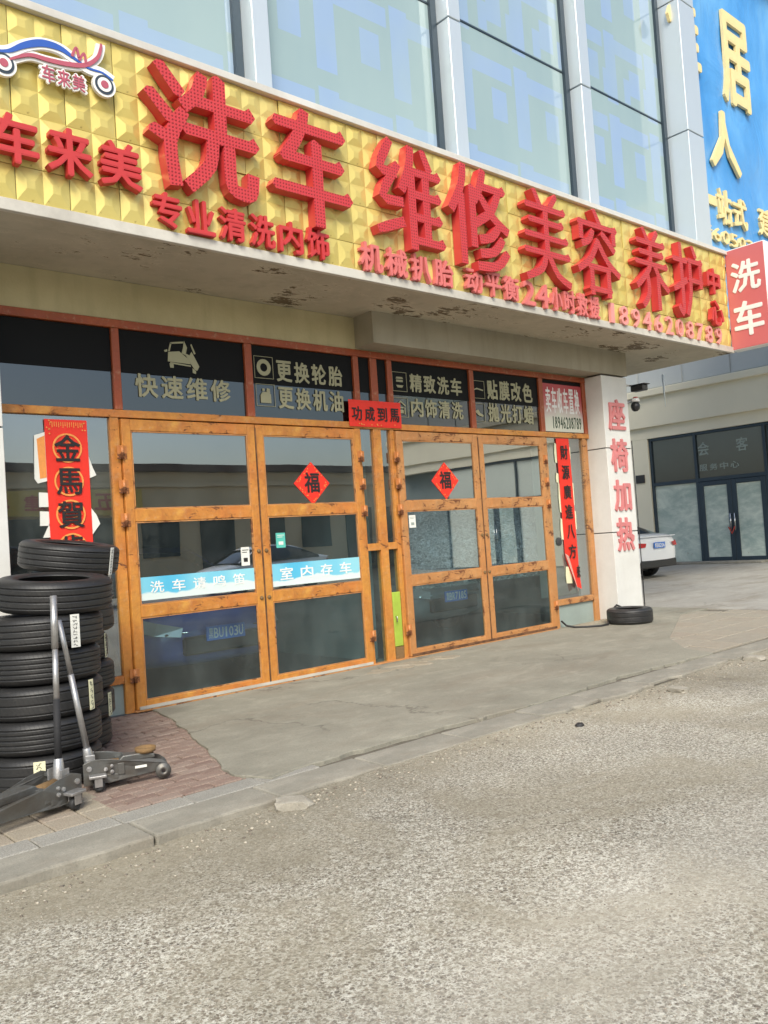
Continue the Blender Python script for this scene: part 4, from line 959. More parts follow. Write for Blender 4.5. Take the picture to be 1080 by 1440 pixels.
# car-shaped logo
yl = F-.07
lg = empty('logo', (2.5, yl, 5.2), parent=sg)
def A(u, v): p = at(u, v, 1, yl-.02); return (p.x, p.z)
def band(pts, w, mat, y0, th, name):
    P = [Vector(A(*p)) for p in pts]; Q = []
    for i in range(len(P)-1):
        for k in range(5):
            t = k/5; p0, p1, p2, p3 = P[max(i-1, 0)], P[i], P[i+1], P[min(i+2, len(P)-1)]
            Q.append(.5*((2*p1)+(-p0+p2)*t+(2*p0-5*p1+4*p2-p3)*t*t+(-p0+3*p1-3*p2+p3)*t**3))
    Q.append(P[-1]); mb = MB(); n = len(Q); L2, R3 = [], []
    for i, q in enumerate(Q):
        d = (Q[min(i+1, n-1)]-Q[max(i-1, 0)]).normalized(); nn = Vector((-d.y, d.x)); ww = w(i/(n-1)) if callable(w) else w
        L2.append(q+nn*ww/2); R3.append(q-nn*ww/2)
    for i in range(n-1):
        poly = [tuple(L2[i]), tuple(L2[i+1]), tuple(R3[i+1]), tuple(R3[i])]; mb.prism(poly, 1, y0, y0+th)
    return mb.build(name, M[mat], lg)
top = [(-14, 68), (12, 70), (35, 62), (60, 59), (85, 66), (105, 80), (125, 94), (145, 101), (160, 112)]
low = [(8, 84), (28, 78), (45, 76), (70, 83), (98, 89), (122, 90), (138, 80), (143, 66), (143, 60)]
band(top, .085, 'wht', yl, .03, 'white_edge'); band(low, .07, 'wht', yl+.004, .026, 'white_edge')
band(top, lambda t: .015+.038*math.sin(min(1, t*1.35)*math.pi)**2, 'logo_blue', yl-.006, .008, 'blue_swoosh')
band(low, lambda t: .012+.022*math.sin(t*math.pi), 'logo_red', yl-.008, .01, 'wine_swoosh')
band([(102, 78), (108, 66), (112, 80)], .02, 'logo_red', yl-.01, .01, 'wine_swoosh'); band([(112, 84), (119, 74), (122, 88)], .018, 'logo_red', yl-.01, .01, 'wine_swoosh')
for u, v in ((6, 87), (148, 118)):
    cx, cz = A(u, v)
    for r_, mt, yy in ((.092, 'wht', yl-.002), (.074, 'logo_dark', yl-.006), (.055, 'wht', yl-.010), (.03, 'logo_red', yl-.014)):
        MB().prism([(cx+r_*math.cos(2*math.pi*k/28), cz+r_*math.sin(2*math.pi*k/28)) for k in range(28)], 1, yy, yy+.03).build('logo_wheel', M[mt], lg)
a, b = at(57, 98, 1, yl), at(121, 118, 1, yl); zt, zb = at(90, 97, 1, yl).z, at(90, 124, 1, yl).z
mb = MB(); row(mb, '车来美', a.x-.012, b.x+.012, zb-.0, zt+.0, yl, .02, .085, 1.0); mb.build('white_edge', M['wht'], lg)
mb = MB(); row(mb, '车来美', a.x, b.x, zb+.012, zt-.012, yl-.005, .004, .02, .84); mb.build('lettering', M['logo_red'], lg)

# projecting light box
lb = empty('projecting_sign', (12.85, 5.8, 3.93), label='red projecting light box with two white characters at the right end of the gold sign', cat='shop sign')
MB().box(12.75, 12.93, 5.50, 6.115, 3.93, 5.50, .006).build('box_body', M['wht'], lb)
MB().box(12.742, 12.749, 5.512, 6.105, 3.945, 5.485).build('face_panel', M['lightbox_red'], lb)
MB().box(12.75, 12.9, 6.09, 6.30, 4.2, 4.26).box(12.75, 12.9, 6.09, 6.30, 5.2, 5.26).build('bracket', M['dark'], lb)
for ch, zt, zb in (('洗', 5.28, 4.80), ('车', 4.66, 4.12)):
    mb = MB(); put_glyph(mb, ch, 6.04, 5.58, zb, zt, 12.733, .008, .03, axis=0); mb.build('character', M['wht'], lb)

# blue billboard
bb = empty('billboard', (16.5, 7.0, 6), label='tall blue vinyl billboard with pale gold characters beyond the glass curtain wall', cat='billboard')
mb = MB(); nx, nz = 40, 40; x0, x1, z0, z1 = 13.76, 23.5, 4.9, 11.8
mb.add([(x0+(x1-x0)*i/nx, 6.98+.015*math.sin(i*.7+j_*.3)+.012*math.sin(j_*.9), z0+(z1-z0)*j_/nz) for j_ in range(nz+1) for i in range(nx+1)], [(j_*(nx+1)+i, j_*(nx+1)+i+1, (j_+1)*(nx+1)+i+1, (j_+1)*(nx+1)+i) for j_ in range(nz) for i in range(nx)], True)
mb.build('vinyl_sheet', M['banner'], bb)
MB().box(13.76, 23.5, 7.01, 7.1, 4.9, 11.8).build('backing_board', M['grey_panel'], bb)
MB().box(13.76, 23.6, 6.75, 7.1, 11.82, 12.3, .02).build('top_rail', M['mullion'], bb)
yb_ = 6.92
for ch, L_, R2, T_, B_ in (('佳', (942, 50), (987, 95), (966, -10), (975, 99)), ('居', (1012, 40), (1057, 120), (1020, 15), (1045, 155)), ('人', (1001, 215), (1044, 248), (1010, 152), (1040, 250)), ('一', (989, 275), (1008, 283), (998, 273), (998, 286)),
                           ('站', (1010, 290), (1030, 300), (1020, 267), (1020, 315)), ('式', (1032, 300), (1052, 310), (1042, 280), (1043, 322)), ('建', (1068, 310), (1090, 320), (1076, 294), (1076, 332))):
    a, b, t, l = at(*L_, 1, yb_), at(*R2, 1, yb_), at(*T_, 1, yb_), at(*B_, 1, yb_)
    mb = MB(); put_glyph(mb, ch, a.x, b.x, l.z, t.z, yb_, .05, .025); mb.build('character', M['bill_text'], bb)
a, b = at(991, 325, 1, yb_), at(1062, 350, 1, yb_); zt, zb = at(1015, 322, 1, yb_).z, at(1015, 341, 1, yb_).z
mb = MB(); row(mb, '后605036', a.x, b.x+.3, zb, zt, yb_, .05, .02, .85); mb.build('lettering', M['bill_text'], bb)

# ------------------------------------------------------------------ security cameras on the pillar
sc1 = empty('security_camera', (11.05, 6.99, 3.4), label='black box camera with white bracket, upper of two at the pillar head', cat='security camera')
c = at(893, 547, 1, 6.98)
MB().box(c.x-.07, c.x+.07, 6.80, 7.02, c.z-.045, c.z+.04, .012).build('housing', M['camera_black'], sc1); MB().box(c.x-.08, c.x+.08, 6.77, 7.03, c.z+.042, c.z+.055, .003).build('sun_shield', M['camera_black'], sc1)
MB().tube([(11.02, 7.05, c.z+.06), (c.x, 7.05, c.z+.06), (c.x, 6.98, c.z)], .015, 8).build('bracket', M['wht'], sc1)
sc2 = empty('security_camera', (11.1, 6.95, 3.1), label='black dome camera with red lamp on a grey arm, lower of two on the pillar', cat='security camera')
c = at(892, 572, 1, 6.95)
pts_ = [(.001, .07), (.05, .06), (.068, .02), (.068, -.01), (.055, -.05), (.03, -.07), (.001, -.075)]
MB().lathe(pts_, 20, (c.x, 6.93, c.z), 2, False).build('dome', M['camera_black'], sc2)
MB().lathe([(.001, .13), (.06, .12), (.072, .07), (.001, .069)], 20, (c.x, 6.93, c.z), 2, False).build('dome_cap', M['wht'], sc2)
MB().box(c.x-.0, c.x+.06, 6.91, 6.97, c.z+.07, c.z+.15, .01).build('alarm_lamp', M['camera_red'], sc2)
MB().tube([(11.0, 7.0, c.z+.03), (c.x-.02, 6.95, c.z+.10)], .022, 8).box(11.02, 11.04, 6.95, 7.08, c.z-.05, c.z+.1).build('arm', M['steel_bright'], sc2)
# icicle hanging from the soffit
p = at(932, 527, 2, 3.91)
MB().tube([(p.x, p.y, 3.91), (p.x, p.y, 3.6), (p.x+.01, p.y, 3.35)], [.022, .015, .003], 8).build('icicle', simple('ice', (.75, .82, .85), .1, bump=0), loc=(p.x, p.y, 3.9), label='thin white icicle hanging from the dark soffit right of the pillar', cat='icicle')

# ------------------------------------------------------------------ tyres
RT, HT = .355, .212
def tyre_mesh(R0=RT, H0=HT, grooves=4, name='tyre'):
    h = H0/2; prof = []
    # outer tread with grooves, from top to bottom
    prof += [(R0*.60, h*.80), (R0*.62, h*.88), (R0*.70, h*.97), (R0*.82, h*1.0), (R0*.89, h*.96), (R0*.945, h*.87), (R0*.98, h*.76)]
    zs = np.linspace(h*.56, -h*.56, grooves)
    gw, gd = .0034, .008
    prof.append((R0*.995, h*.67))
    for z in zs: prof += [(R0, z+gw+.006), (R0, z+gw+.001), (R0-.0015, z+gw), (R0-gd, z+gw*.6), (R0-gd, z-gw*.6), (R0-.0015, z-gw), (R0, z-gw-.001), (R0, z-gw-.006)]
    prof += [(R0*.995, -h*.67), (R0*.98, -h*.76), (R0*.945, -h*.87), (R0*.89, -h*.96), (R0*.82, -h), (R0*.70, -h*.97), (R0*.62, -h*.88), (R0*.60, -h*.80)]
    prof += [(R0*.66, -h*.80), (R0*.84, -h*.84), (R0*.93, -h*.6), (R0*.94, 0), (R0*.93, h*.6), (R0*.84, h*.84), (R0*.66, h*.80)]
    mb = MB(); mb.lathe(prof, 72); me = mb.mesh(name); me.materials.append(M['tyre']); return me
TM = [tyre_mesh(grooves=4), tyre_mesh(grooves=3), tyre_mesh(grooves=5)]
def tag_mesh(a0, w, z0, z1, R0=RT):
    mb = MB(); n = 6
    for k in range(n):
        a, b = a0+w*k/n, a0+w*(k+1)/n; r = R0+.0025
        q = [(r*math.cos(t), r*math.sin(t), z) for t, z in ((a, z0), (b, z0), (b, z1), (a, z1))]; q2 = [((r+.002)*math.cos(t), (r+.002)*math.sin(t), z) for t, z in ((a, z0), (b, z0), (b, z1), (a, z1))]
        mb.add(q+q2, [(4, 5, 6, 7), (3, 2, 1, 0), (0, 1, 5, 4), (2, 3, 7, 6), (1, 2, 6, 5), (3, 0, 4, 7)])
    return mb
def scribble(a0, w, z0, z1, R0=RT, n=9, seed=0):
    r = random.Random(seed); mb = MB(); rr = R0+.0065
    for k in range(n):
        z = z0+(z1-z0)*(k+.7)/(n+.6); t = a0+w*.45
        pts = [(rr*math.cos(t+s*w*.22), rr*math.sin(t+s*w*.22), z+r.uniform(-.008, .008)) for s in (-1, -.3, .4, 1)]; mb.tube(pts, .0013, 4)
        if r.random() < .6: t2 = t+r.uniform(-.2, .2)*w; mb.tube([(rr*math.cos(t2), rr*math.sin(t2), z-.008), (rr*math.cos(t2+.01), rr*math.sin(t2+.01), z+.008)], .0013, 4)
    return mb
def tyre(x, y, z, label, group, mesh=0, rz=0, tilt=(0, 0), tags=(), r_scale=1):
    o = link('tyre', TM[mesh], None, (x, y, z), label=label, cat='tyre', group=group)
    o.rotation_mode = 'ZYX'; o.rotation_euler = (tilt[0], tilt[1], rz)      # spin first, then lean
    for (ang, w, z0, z1, mt) in tags:     # ang measured in the world, towards the camera = facing direction
        a = ang-rz; me = tag_mesh(a-w/2, w, z0, z1).mesh('paper_tag'); me.materials.append(M[mt]); t = link('paper_tag', me, o, (0, 0, 0)); t.location = (0, 0, 0); WORLD[t] = Vector((0, 0, 0))
        me = scribble(a-w/2, w, z0, z1, seed=int(abs(x*1000))).mesh('handwriting'); me.materials.append(M['ink']); s_ = link('handwriting', me, t, (0, 0, 0)); s_.location = (0, 0, 0)
    o.scale = (r_scale,)*2+(1,)
    return o
def facing(x, y): return math.atan2(-y, -x)      # direction from the tyre to the camera
FX, FY = 1.87, 5.62
offs = [(0, 0), (.012, -.005), (.03, .01), (.035, .0), (.05, -.01), (.115, -.02)]
frl = ['bottom tyre of the front stack, with a cream tag low on its tread', 'worn black tyre second from the ground in the front stack', 'black tyre third from the ground in the front stack, cream tag at its right side', 'black tyre fourth from the ground in the front stack, level with the silver handle joint', 'tyre with a long white handwritten tag, second from the top of the front stack', 'topmost tyre of the front stack, its open rim showing']
for k in range(6):
    x, y = FX+offs[k][0], FY+offs[k][1]; fa = facing(x, y)
    tags = []
    if k == 0: tags = [(fa-.08, .19, -.10, .085, 'paper_y')]
    if k == 2: tags = [(fa+.86, .12, -.09, .10, 'paper_y')]
    if k == 4: tags = [(fa+.50, .17, -.105, .10, 'paper')]
    tyre(x, y, HT/2+k*.2125+.002+(.022 if k == 5 else 0), frl[k], 'tyres of the front stack', [1, 2, 1, 2, 0, 0][k], rz=k*.7, tilt=(random.uniform(-.012, .012), random.uniform(-.012, .012)) if k < 5 else (.10, .02), tags=tags, r_scale=[1.0, .985, 1.01, .975, 1.0, 1.02][k])
BX, BY = 2.30, 6.40
bkl = ['bottom tyre of the back stack, almost hidden behind the front stack', 'second tyre from the ground in the back stack, crumpled cream tag beside it', 'third tyre from the ground in the back stack by the kick panel', 'fourth tyre from the ground in the back stack, thin cream tag on its edge', 'fifth tyre from the ground in the back stack, behind the front stack', 'sixth tyre from the ground in the back stack, white tag at its right edge', 'seventh tyre of the back stack, just under the tilted one']
for k in range(6):
    x, y = BX+[-.03, .0, .01, -.03, .03, .04][k], BY+random.uniform(-.01, .01); fa = facing(x, y)
    tags = []
    if k == 1: tags = [(fa+1.05, .14, -.09, .08, 'paper_y')]
    if k == 3: tags = [(fa+1.2, .1, -.09, .09, 'paper_y')]
    if k == 5: tags = [(fa+1.15, .14, -.09, .1, 'paper')]
    tyre(x, y, HT/2+k*.2125+.002, bkl[k], 'tyres of the back stack', [0, 1, 2, 0, 1, 2][k], rz=k*.5+1, tags=tags)
fa = facing(BX, BY)
tyre(BX+.06, BY-.10, 1.425, 'tilted topmost tyre of the back stack with a white tag at its right end', 'tyres of the back stack', 0, rz=.4, tilt=(.12, .10), tags=[(fa+.93, .11, -.1, .1, 'paper')])
# lone tyre by the pillar
p = at(886, 893, 2, 0); q = at(886, 869, 2, 0)
tyre(10.17, 6.62, .11, 'single old tyre lying flat on the concrete at the foot of the white pillar', 'tyre by the pillar', 1, rz=.3, r_scale=.87)
# black hose from the door foot to the lone tyre
hp = [(9.40, 7.20, .10), (9.40, 7.12, .04), (9.44, 7.0, .02), (9.52, 6.88, .02), (9.66, 6.75, .02), (9.82, 6.74, .025), (9.95, 6.82, .05), (10.1, 6.88, .16), (10.25, 6.87, .24), (10.36, 6.87, .2), (10.40, 6.88, .06)]
MB().tube(hp, .014, 8).build('hose', M['rubber'], loc=(9.8, 6.8, 0), label='black rubber hose curving from the door post into the lone tyre', cat='hose')
MB().tube([(11.035, 6.915, .02), (11.035, 6.915, 1.2), (11.03, 6.92, 2.6)], .008, 6).build('cable', M['rubber'], loc=(11.03, 6.9, 0), label='thin dark cable running down the right edge of the lettered pillar', cat='cable')

# ------------------------------------------------------------------ trolley jacks
def jack(loc, rz, label, handle_to, foam, L=.62, S=1.0):
    o = bpy.data.objects.new('trolley_jack', None); COL.objects.link(o); o.location = loc; o.rotation_euler = (0, 0, rz); o.scale = (S, S, S); WORLD[o] = Vector((0, 0, 0))
    tag(o, label, 'trolley jack', 'trolley jacks in front of the tyre stacks')
    def P(mb, name, mat, bev=0, parent=o):
        me = mb.mesh(name); me.materials.append(M[mat]); ob = bpy.data.objects.new(name, me); COL.objects.link(ob); ob.parent = parent; WORLD[ob] = Vector((0, 0, 0))
        if bev: b = ob.modifiers.new('b', 'BEVEL'); b.width = bev; b.segments = 2; b.limit_method = 'ANGLE'
        return ob
    side = [(0, .035), (0, .165), (.06, .185), (.16, .175), (.26, .15), (.40, .135), (L, .115), (L+.03, .09), (L+.02, .055), (.42, .05), (.16, .035)]
    for s in (-1, 1):
        mb = MB(); poly = side; n = len(poly)
        def yy(x, k): w = .115 if x < .25 else .115-.045*min(1, (x-.25)/.2); return s*(w+(.006 if k else 0))
        vs = [(x, yy(x, 0), z) for x, z in poly]+[(x, yy(x, 1), z) for x, z in poly]
        mb.add(vs, [tuple(range(n)), tuple(range(2*n-1, n-1, -1))]+[(i, i+n, (i+1) % n+n, (i+1) % n) for i in range(n)]); sp_ = P(mb, 'side_plate', 'steel', .002)
        for bx, bz, br in ((.035, .135, .016), (.13, .12, .012), (.165, .10, .012), (.165, .135, .010)):
            mb = MB(); mb.lathe([(.001, 0), (br, 0), (br, .009), (.001, .011)], 8, (bx, 0, bz), 1, False, False)
            for i in range(len(mb.v)): v = mb.v[i]; mb.v[i] = (v[0], s*(.121+v[1]), v[2])
            P(mb, 'bolt', 'steel_bright', 0, sp_)
    mb = MB(); mb.prism([(0.01, .05), (.01, .10), (.2, .08), (.2, .05)], 1, -.112, .112); mb.box(.2, .24, -.11, .11, .07, .14); mb.box(.01, .05, -.11, .11, .15, .17); P(mb, 'cross_plate', 'steel', .003)
    mb = MB(); mb.tube([(.07, 0, .12), (.26, 0, .11)], .034, 14); P(mb, 'hydraulic_ram', 'rust')
    mb = MB(); mb.prism([(.20, .13), (.24, .165), (L-.12, .165), (L-.04, .150), (L-.04, .125), (L-.14, .125), (.26, .115)], 1, -.042, .042); P(mb, 'lifting_arm', 'steel', .006)
    mb = MB(); mb.lathe([(.001, .15), (.045, .15), (.062, .16), (.066, .185), (.055, .185), (.052, .172), (.001, .172)], 20, (L-.09, 0, .005), 2, False); P(mb, 'saddle', 'rust')
    mb = MB(); mb.tube([(L+.0, -.085, .062), (L+.0, .085, .062)], .010, 8); P(mb, 'front_axle', 'steel')
    for s in (-1, 1):
        mb = MB(); mb.lathe([(.012, -.018), (.030, -.018), (.033, -.010), (.048, -.012), (.048, .012), (.033, .010), (.030, .018), (.012, .018)], 20, (L, s*.097, .05), 1); P(mb, 'front_wheel', 'steel')
        mb = MB(); mb.box(.03, .13, s*.118 if s > 0 else -.185, .185 if s > 0 else -.118, .083, .100); cs = P(mb, 'caster_bracket', 'steel_bright', .004)
        mb = MB(); mb.box(.06, .105, s*.152-.026, s*.152-.020, .03, .083); mb.box(.06, .105, s*.152+.020, s*.152+.026, .03, .083); P(mb, 'caster_fork', 'steel_bright', .002, cs)
        mb = MB(); mb.lathe([(.008, -.017), (.029, -.017), (.034, -.011), (.034, .011), (.029, .017), (.008, .017)], 18, (.085, s*.152, .034), 1); P(mb, 'caster_wheel', 'rubber', 0, cs)
    # socket and handle: handle_to in world coordinates
    Mi = (Matrix.Translation(Vector(loc)) @ Matrix.Rotation(rz, 4, 'Z') @ Matrix.Scale(S, 4)).inverted(); h = Mi @ Vector(handle_to); b0 = Vector((.045, 0, .15)); dv = h-b0
    mb = MB(); mb.tube([b0-dv.normalized()*.02, b0+dv*.05, b0+dv*.10], [.034, .030, .024], 12); mb.box(.02, .075, -.055, -.045, .12, .20); mb.box(.02, .075, .045, .055, .12, .20); P(mb, 'handle_socket', 'steel_bright', .002)
    if foam:
        mb = MB(); mb.tube([b0+dv*.08, b0+dv*.42], .019, 12); P(mb, 'foam_grip', 'foam')
        mb = MB(); mb.tube([b0+dv*.40, b0+dv*.70], .0165, 12); mb.tube([b0+dv*.70, b0+dv], .0195, 12); P(mb, 'handle', 'steel_bright')
    else:
        mb = MB(); mb.tube([b0+dv*.08, b0+dv*.62], .0185, 12); mb.tube([b0+dv*.62, b0+dv], .0155, 12); P(mb, 'handle', 'steel_bright')
        mb = MB(); mb.box(.30, .37, -.124, -.1215, .095, .11); P(mb, 'worn_decal', 'paper')
    return o
a = at(126, 1112, 2, 0); b = at(236, 1094, 2, 0)
jack((a.x, a.y+.10, 0), math.atan2(b.y-a.y, b.x-a.x)+.02, 'grey trolley jack pointing right over the red bricks, round saddle at its tip', tuple(at(83, 872, 1, 5.2)), False, .47, 1.0)
a = at(108, 1132, 2, 0); b = at(-60, 1205, 2, 0)
jack((a.x-.02, a.y+.10, 0), math.atan2(b.y-a.y, b.x-a.x)-.05, 'grey trolley jack running out of the left edge, black foam grip on its upright handle', tuple(at(75, 838, 1, 5.12)), True, .70, 1.05)

# ------------------------------------------------------------------ cars
def car(loc, rz, paint, label, plate, front_plate=True, L=4.65):
    o = bpy.data.objects.new('parked_car', None); COL.objects.link(o); o.location = loc; o.rotation_euler = (0, 0, rz); WORLD[o] = Vector((0, 0, 0)); tag(o, label, 'car')
    def P(mb, name, mat, parent=o, sub=0):
        me = mb.mesh(name); me.materials.append(M[mat]); ob = bpy.data.objects.new(name, me); COL.objects.link(ob); ob.parent = parent; WORLD[ob] = Vector((0, 0, 0))
        if sub: s = ob.modifiers.new('s', 'SUBSURF'); s.levels = sub; s.render_levels = sub
        return ob
    # stations from rear (y=0) to front (y=L): y, bottom, belt top, half width
    st = [(0.0, .42, .86, .66), (.03, .30, .98, .76), (.18, .24, 1.06, .86), (.55, .22, 1.07, .91), (1.2, .20, 1.02, .925), (2.3, .20, .98, .925), (3.3, .20, .96, .925), (3.9, .21, .92, .90), (4.35, .23, .82, .84), (4.58, .27, .70, .72), (4.65, .36, .60, .60)]
    def sec(y, zb, zt, w):
        zm = (zb+zt)/2
        half = [(w*.80, zb), (w*.97, zb+.08), (w*1.0, zm-.02), (w*.985, zt-.13), (w*.93, zt-.03), (w*.70, zt+.015), (0, zt+.03)]
        return [(a, y, z) for a, z in half]+[(-a, y, z) for a, z in half[-2::-1]]
    mb = MB(); S_ = [sec(*s) for s in st]; n = len(S_[0]); vs = [p for s in S_ for p in s]
    fs = [(i*n+k, i*n+(k+1) % n, (i+1)*n+(k+1) % n, (i+1)*n+k) for i in range(len(st)-1) for k in range(n)]+[tuple(range(n)), tuple((len(st)-1)*n+k for k in range(n-1, -1, -1))]
    mb.add(vs, fs, True); P(mb, 'body', paint, sub=1)
    # greenhouse
    g = [(.55, 1.06, .0), (1.15, 1.30, .0), (1.65, 1.42, 0), (2.2, 1.46, 0), (2.75, 1.42, 0), (3.2, 1.24, 0), (3.68, .98, 0)]
    mb = MB(); vs = []
    for y, z, _ in g:
        k = (z-.95)/.5; wt = .86-.24*k
        vs += [(.86, y, .99), (wt, y, z), (wt*.5, y, z+.02), (-wt*.5, y, z+.02), (-wt, y, z), (-.86, y, .99)]
    fs = [(i*6+k, i*6+k+1, (i+1)*6+k+1, (i+1)*6+k) for i in range(len(g)-1) for k in range(5)]; mb.add(vs, fs, True); P(mb, 'windows', 'car_glass')
    mb = MB(); vs = []; rr = [(1.08, 1.275), (1.5, 1.405), (2.2, 1.475), (2.75, 1.44), (2.95, 1.37)]
    for y, z in rr:
        k = (z-.95)/.5; wt = .875-.24*k; vs += [(wt, y, z-.03), (wt-.03, y, z+.015), (0, y, z+.04), (-wt+.03, y, z+.015), (-wt, y, z-.03)]
    mb.add(vs, [(i*5+k, i*5+k+1, (i+1)*5+k+1, (i+1)*5+k) for i in range(len(rr)-1) for k in range(4)], True)
    for s in (-1, 1):
        for (ya, za, yb2, zb2) in ((.50, 1.05, 1.12, 1.28), (2.9, 1.39, 3.66, .98)):
            for t in range(6):
                f0, f1 = t/6, (t+1)/6; y0_, z0_, y1_, z1_ = ya+(yb2-ya)*f0, za+(zb2-za)*f0, ya+(yb2-ya)*f1, za+(zb2-za)*f1
                w0, w1 = .885-.24*(z0_-.95)/.5, .885-.24*(z1_-.95)/.5
                mb.add([(s*w0, y0_, z0_), (s*w1, y1_, z1_), (s*(w1-.07), y1_, z1_+.02), (s*(w0-.07), y0_, z0_+.02)], [(0, 1, 2, 3)])
    P(mb, 'roof', paint)
    for s in (-1, 1):
        for y in (.95, 3.72):
            mb = MB(); mb.lathe([(.20, -.10), (.30, -.10), (.325, -.07), (.325, .07), (.30, .10), (.20, .10)], 26, (s*.84, y, .325), 0); w_ = P(mb, 'wheel', 'rubber')
            mb = MB(); mb.lathe([(.001, -.06), (.06, -.08), (.19, -.06), (.205, -.09), (.205, .09), (.19, .06), (.06, .08), (.001, .06)], 20, (s*.85, y, .325), 0, False); P(mb, 'rim', 'chrome', w_)
        # tail light and head light
        mb = MB(); mb.add([(s*.50, -.005, .86), (s*.74, .05, .88), (s*.885, .30, .95), (s*.88, .30, .84), (s*.77, .04, .76), (s*.55, -.01, .77)], [(0, 1, 4, 5), (1, 2, 3, 4)])
        for k in range(len(mb.v)): v = mb.v[k]; mb.v[k] = (v[0]*1.015, v[1]-.02, v[2])
        P(mb, 'tail_light', 'tail')
        mb = MB(); mb.add([(s*.45, 4.66, .66), (s*.66, 4.56, .72), (s*.85, 4.24, .80), (s*.87, 4.24, .68), (s*.70, 4.55, .60), (s*.48, 4.67, .57)], [(0, 1, 4, 5), (1, 2, 3, 4)])
        for k in range(len(mb.v)): v = mb.v[k]; mb.v[k] = (v[0]*1.02, v[1]+.02, v[2])
        P(mb, 'headlight', 'headlens')
        P(MB().box(s*.90, s*1.06, 3.05, 3.18, .98, 1.10, .02), 'door_mirror', paint)
    P(MB().box(-.70, .70, -.01, .12, .27, .46, .03), 'rear_bumper', 'camera_black'); P(MB().box(-.45, .45, 4.60, 4.69, .38, .56, .02), 'grille', 'camera_black')
    pz = .80 if not front_plate else .57; py0 = -.03 if not front_plate else 4.70
    pt = P(MB().box(-.22, .22, py0-.006, py0+.006, pz-.07, pz+.07), 'number_plate', 'blue_plate')
    mb = MB()
    if front_plate:   # seen from the front: mirror the run so that it reads correctly
        row(mb, plate, .20, -.20, pz-.05, pz+.05, py0+.008, .002, .01, .85); 
    else: row(mb, plate, -.20, .20, pz-.05, pz+.05, py0-.010, .002, .01, .85)
    P(mb, 'plate_characters', 'wht', pt)
    P(MB().box(-.70, .70, 0.0, .06, 1.0, 1.02) if not front_plate else MB().tube([(-.62, 4.62, .60), (.62, 4.62, .60)], .012, 8), 'trim_strip', paint if not front_plate else 'chrome')
    return o
car((18.1, 10.85, 0), -.06, 'car_white', 'white saloon car parked behind the lettered pillar, blue number plate', '黑B8206', False)
car((4.34, 12.2, 0.004), math.pi, 'car_blue', 'dark blue car inside the left bay behind the door glass', '黑BU103U')
car((7.95, 12.6, 0.004), math.pi+.03, 'car_grey', 'grey car inside the right bay behind the lower door panes', '黑BR7185')

car((10.5, -9.5, -.05), math.pi/2+.05, 'car_grey', 'grey saloon parked across the road, mirrored in the door glass', '黑B5127', False)
car((17.5, -9.3, -.05), math.pi/2, 'car_white', 'white saloon parked across the road, mirrored in the door glass', '黑B3306', False)
# ------------------------------------------------------------------ cream building across the yard (faces -x)
XR = 24.0
rb = empty('cream_building', (XR, 5, 0), label='cream rendered building with dark framed glass entrance across the yard', cat='building')
MB().box(XR, XR+.4, 14.5, 26, 0, 3.985).box(XR, XR+.4, -12.3, 26, 3.99, 4.35).build('wall', M['cream'], rb)
MB().box(XR-.10, XR+.4, -12.3, 26, 4.352, 5.30).build('wall', M['cream'], rb)
MB().box(XR-.22, XR+.4, -12.3, 26, 5.302, 5.52, .02).build('cornice', M['cream'], rb)
MB().box(XR+.2, XR+8, -12.3, 26, 5.53, 11.5).build('upper_wall', M['grey_panel'], rb)
y = 25.6
while y > -10.6:
    MB().box(XR+.17, XR+.198, y-1.5, y-.02, 5.6, 6.5, .006).build('upper_panel', M['grey_panel'], rb, loc=(XR+.2, y, 5.6)); 
    MB().box(XR+.17, XR+.198, y-1.5, y-.02, 6.6, 8.4, .006).build('upper_window', M['pale_pane' if int(y*2) % 3 else 'dark_pane'], rb, loc=(XR+.2, y, 6.6)); y -= 1.55
MB().box(XR+.5, XR+.6, -12.3, 26, 0, 4).build('back_wall', M['interior'], rb)
MB().box(XR-.55, XR+.02, 10.9, 14.0, 0, .06, .01).box(XR-.55, XR+.02, 4, 9.7, 0, .10, .01).build('step', M['kerb'], rb)
def rbar(y0, y1, z0, z1, xo=0, par=None, name='frame_bar'): return MB().box(XR+.06+xo, XR+.16+xo, y0, y1, z0, z1, .006).build(name, M['navy_frame'], par or rb, loc=(XR, y0, z0))
def rpane(y0, y1, z0, z1, mat, par=None): return MB().box(XR+.12, XR+.135, y0, y1, z0, z1).build('window_pane', M[mat], par or rb, loc=(XR, y0, z0))
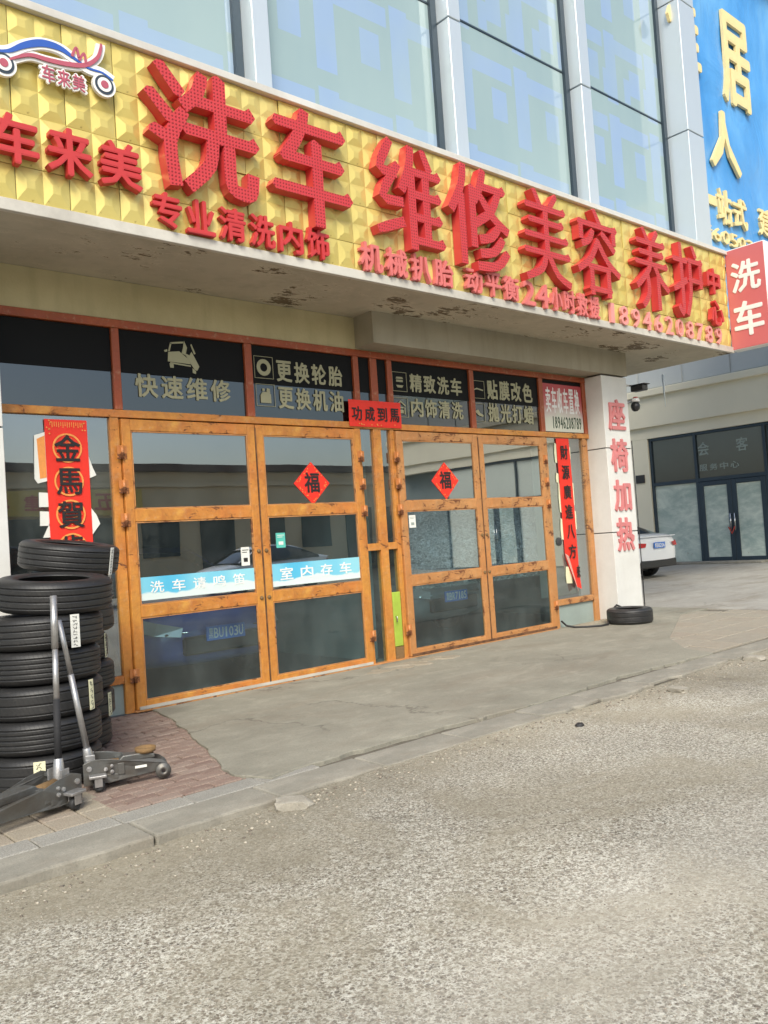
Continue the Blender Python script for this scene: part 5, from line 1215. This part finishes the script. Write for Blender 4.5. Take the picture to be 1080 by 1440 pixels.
def module(y1, pale_top=False):
    """y1: left-hand jamb as seen from the yard; runs towards -y for 5.1 m"""
    Y = [y1, y1-1.5, y1-3.62, y1-5.1]
    for k, yy in enumerate(Y): rbar(yy-.09, yy, .03, 3.97)
    rbar(Y[3], Y[0]-.09, 3.90, 3.985, .002); rbar(Y[3], Y[0]-.09, 2.46, 2.57, .002)
    for a, b in ((Y[1]+.001, Y[0]-.091), (Y[2]+.001, Y[1]-.091), (Y[3]+.001, Y[2]-.091)): rpane(a, b, 2.572, 3.898, 'dark_pane' if not pale_top else 'blind')
    for a, b in ((Y[1]+.001, Y[0]-.091), (Y[3]+.001, Y[2]-.091)): rpane(a, b, .05, 2.458, 'pale_pane' if not pale_top else 'blind')
    ym = (Y[1]+Y[2])/2-.045
    for a, b, hd in ((ym+.004, Y[1]-.094, 1), (Y[2]+.004, ym-.004, -1)):
        dl = empty('entrance_door', (XR, a, 0), parent=rb)
        for q in ((a, a+.14, .05, 2.45), (b-.14, b, .05, 2.45), (a+.141, b-.141, .05, .17), (a+.141, b-.141, 2.32, 2.45)): MB().box(XR+.05, XR+.12, *q, .006).build('door_frame', M['navy_frame'], dl, loc=(XR, q[0], q[2]))
        MB().box(XR+.08, XR+.09, a+.141, b-.141, .171, 2.319).build('door_pane', M['pale_pane'], dl)
        hy = a+.06 if hd > 0 else b-.06
        MB().tube([(XR-.02, hy, .95), (XR-.02, hy, 1.45)], .02, 10).tube([(XR-.02, hy, 1.0), (XR+.05, hy, 1.0)], .01, 6).tube([(XR-.02, hy, 1.4), (XR+.05, hy, 1.4)], .01, 6).build('door_handle', M['chrome'], dl)
    return Y
Y = module(14.5)
lk = MB(); lk.tube([(XR-.04, 12.03, 1.05), (XR-.05, 11.93, .85), (XR-.04, 11.84, 1.05)], .02, 8); lk.build('bicycle_lock', M['camera_red'], loc=(XR-.04, 11.93, .9), label='red cable lock looped through the two entrance door handles', cat='lock')
yy = 14.5-5.1
while yy > -8:
    MB().box(XR, XR+.4, yy-1.1, yy-.002, 0, 3.985).build('pier', M['cream'], rb); module(yy-1.1, True); yy -= 6.2
mb = MB(); row(mb, '会 客', 13.0, 11.2, 3.25, 3.65, XR+.105, .01, .02, .6, axis=0); mb.build('window_lettering', M['frosted'], rb)
mb = MB(); row(mb, '服务中心', 12.9, 11.6, 2.78, 2.98, XR+.105, .01, .02, .8, axis=0); mb.build('window_lettering', M['frosted'], rb)
p = at(901, 674, 0, XR)
MB().box(XR-.04, XR, p.y-.16, p.y+.16, p.z-.13, p.z+.13, .01).build('wall_plaque', M['camera_black'], loc=(XR, p.y, p.z), label='small dark plaque on the cream wall between pillar and glass entrance', cat='plaque')
# parked-across-the-street building, seen in the reflections of the shop glass
ob = empty('street_building', (5, -22, 0), label='beige building across the road, mirrored in the shop glass', cat='building')
MB().box(-26, 60, -30, -22, -.1, 5.2).build('wall', M['beige'], ob)
MB().box(-26.3, 60.3, -30, -21.6, 5.2, 5.55, .03).build('cornice', M['brown'], ob)
MB().box(-26, 60, -21.99, -21.8, 4.5, 4.7).build('string_course', M['beige'], ob)
for k in range(28):
    x = -25+k*3; MB().box(x, x+1.9, -21.99, -21.94, 1.2 if k % 3 else .1, 3.2).build('window', M['dark_pane'], ob, loc=(x, -22, 1))
MB().box(9, 17, -21.98, -21.7, 3.3, 4.4).build('sign_board', M['yellow_sign'], ob)
mb = MB()
row(mb, '五金建材', 16, 10, 3.5, 4.2, -21.69, .01, .03, .6); mb.build('lettering', M['red_plain'], ob)
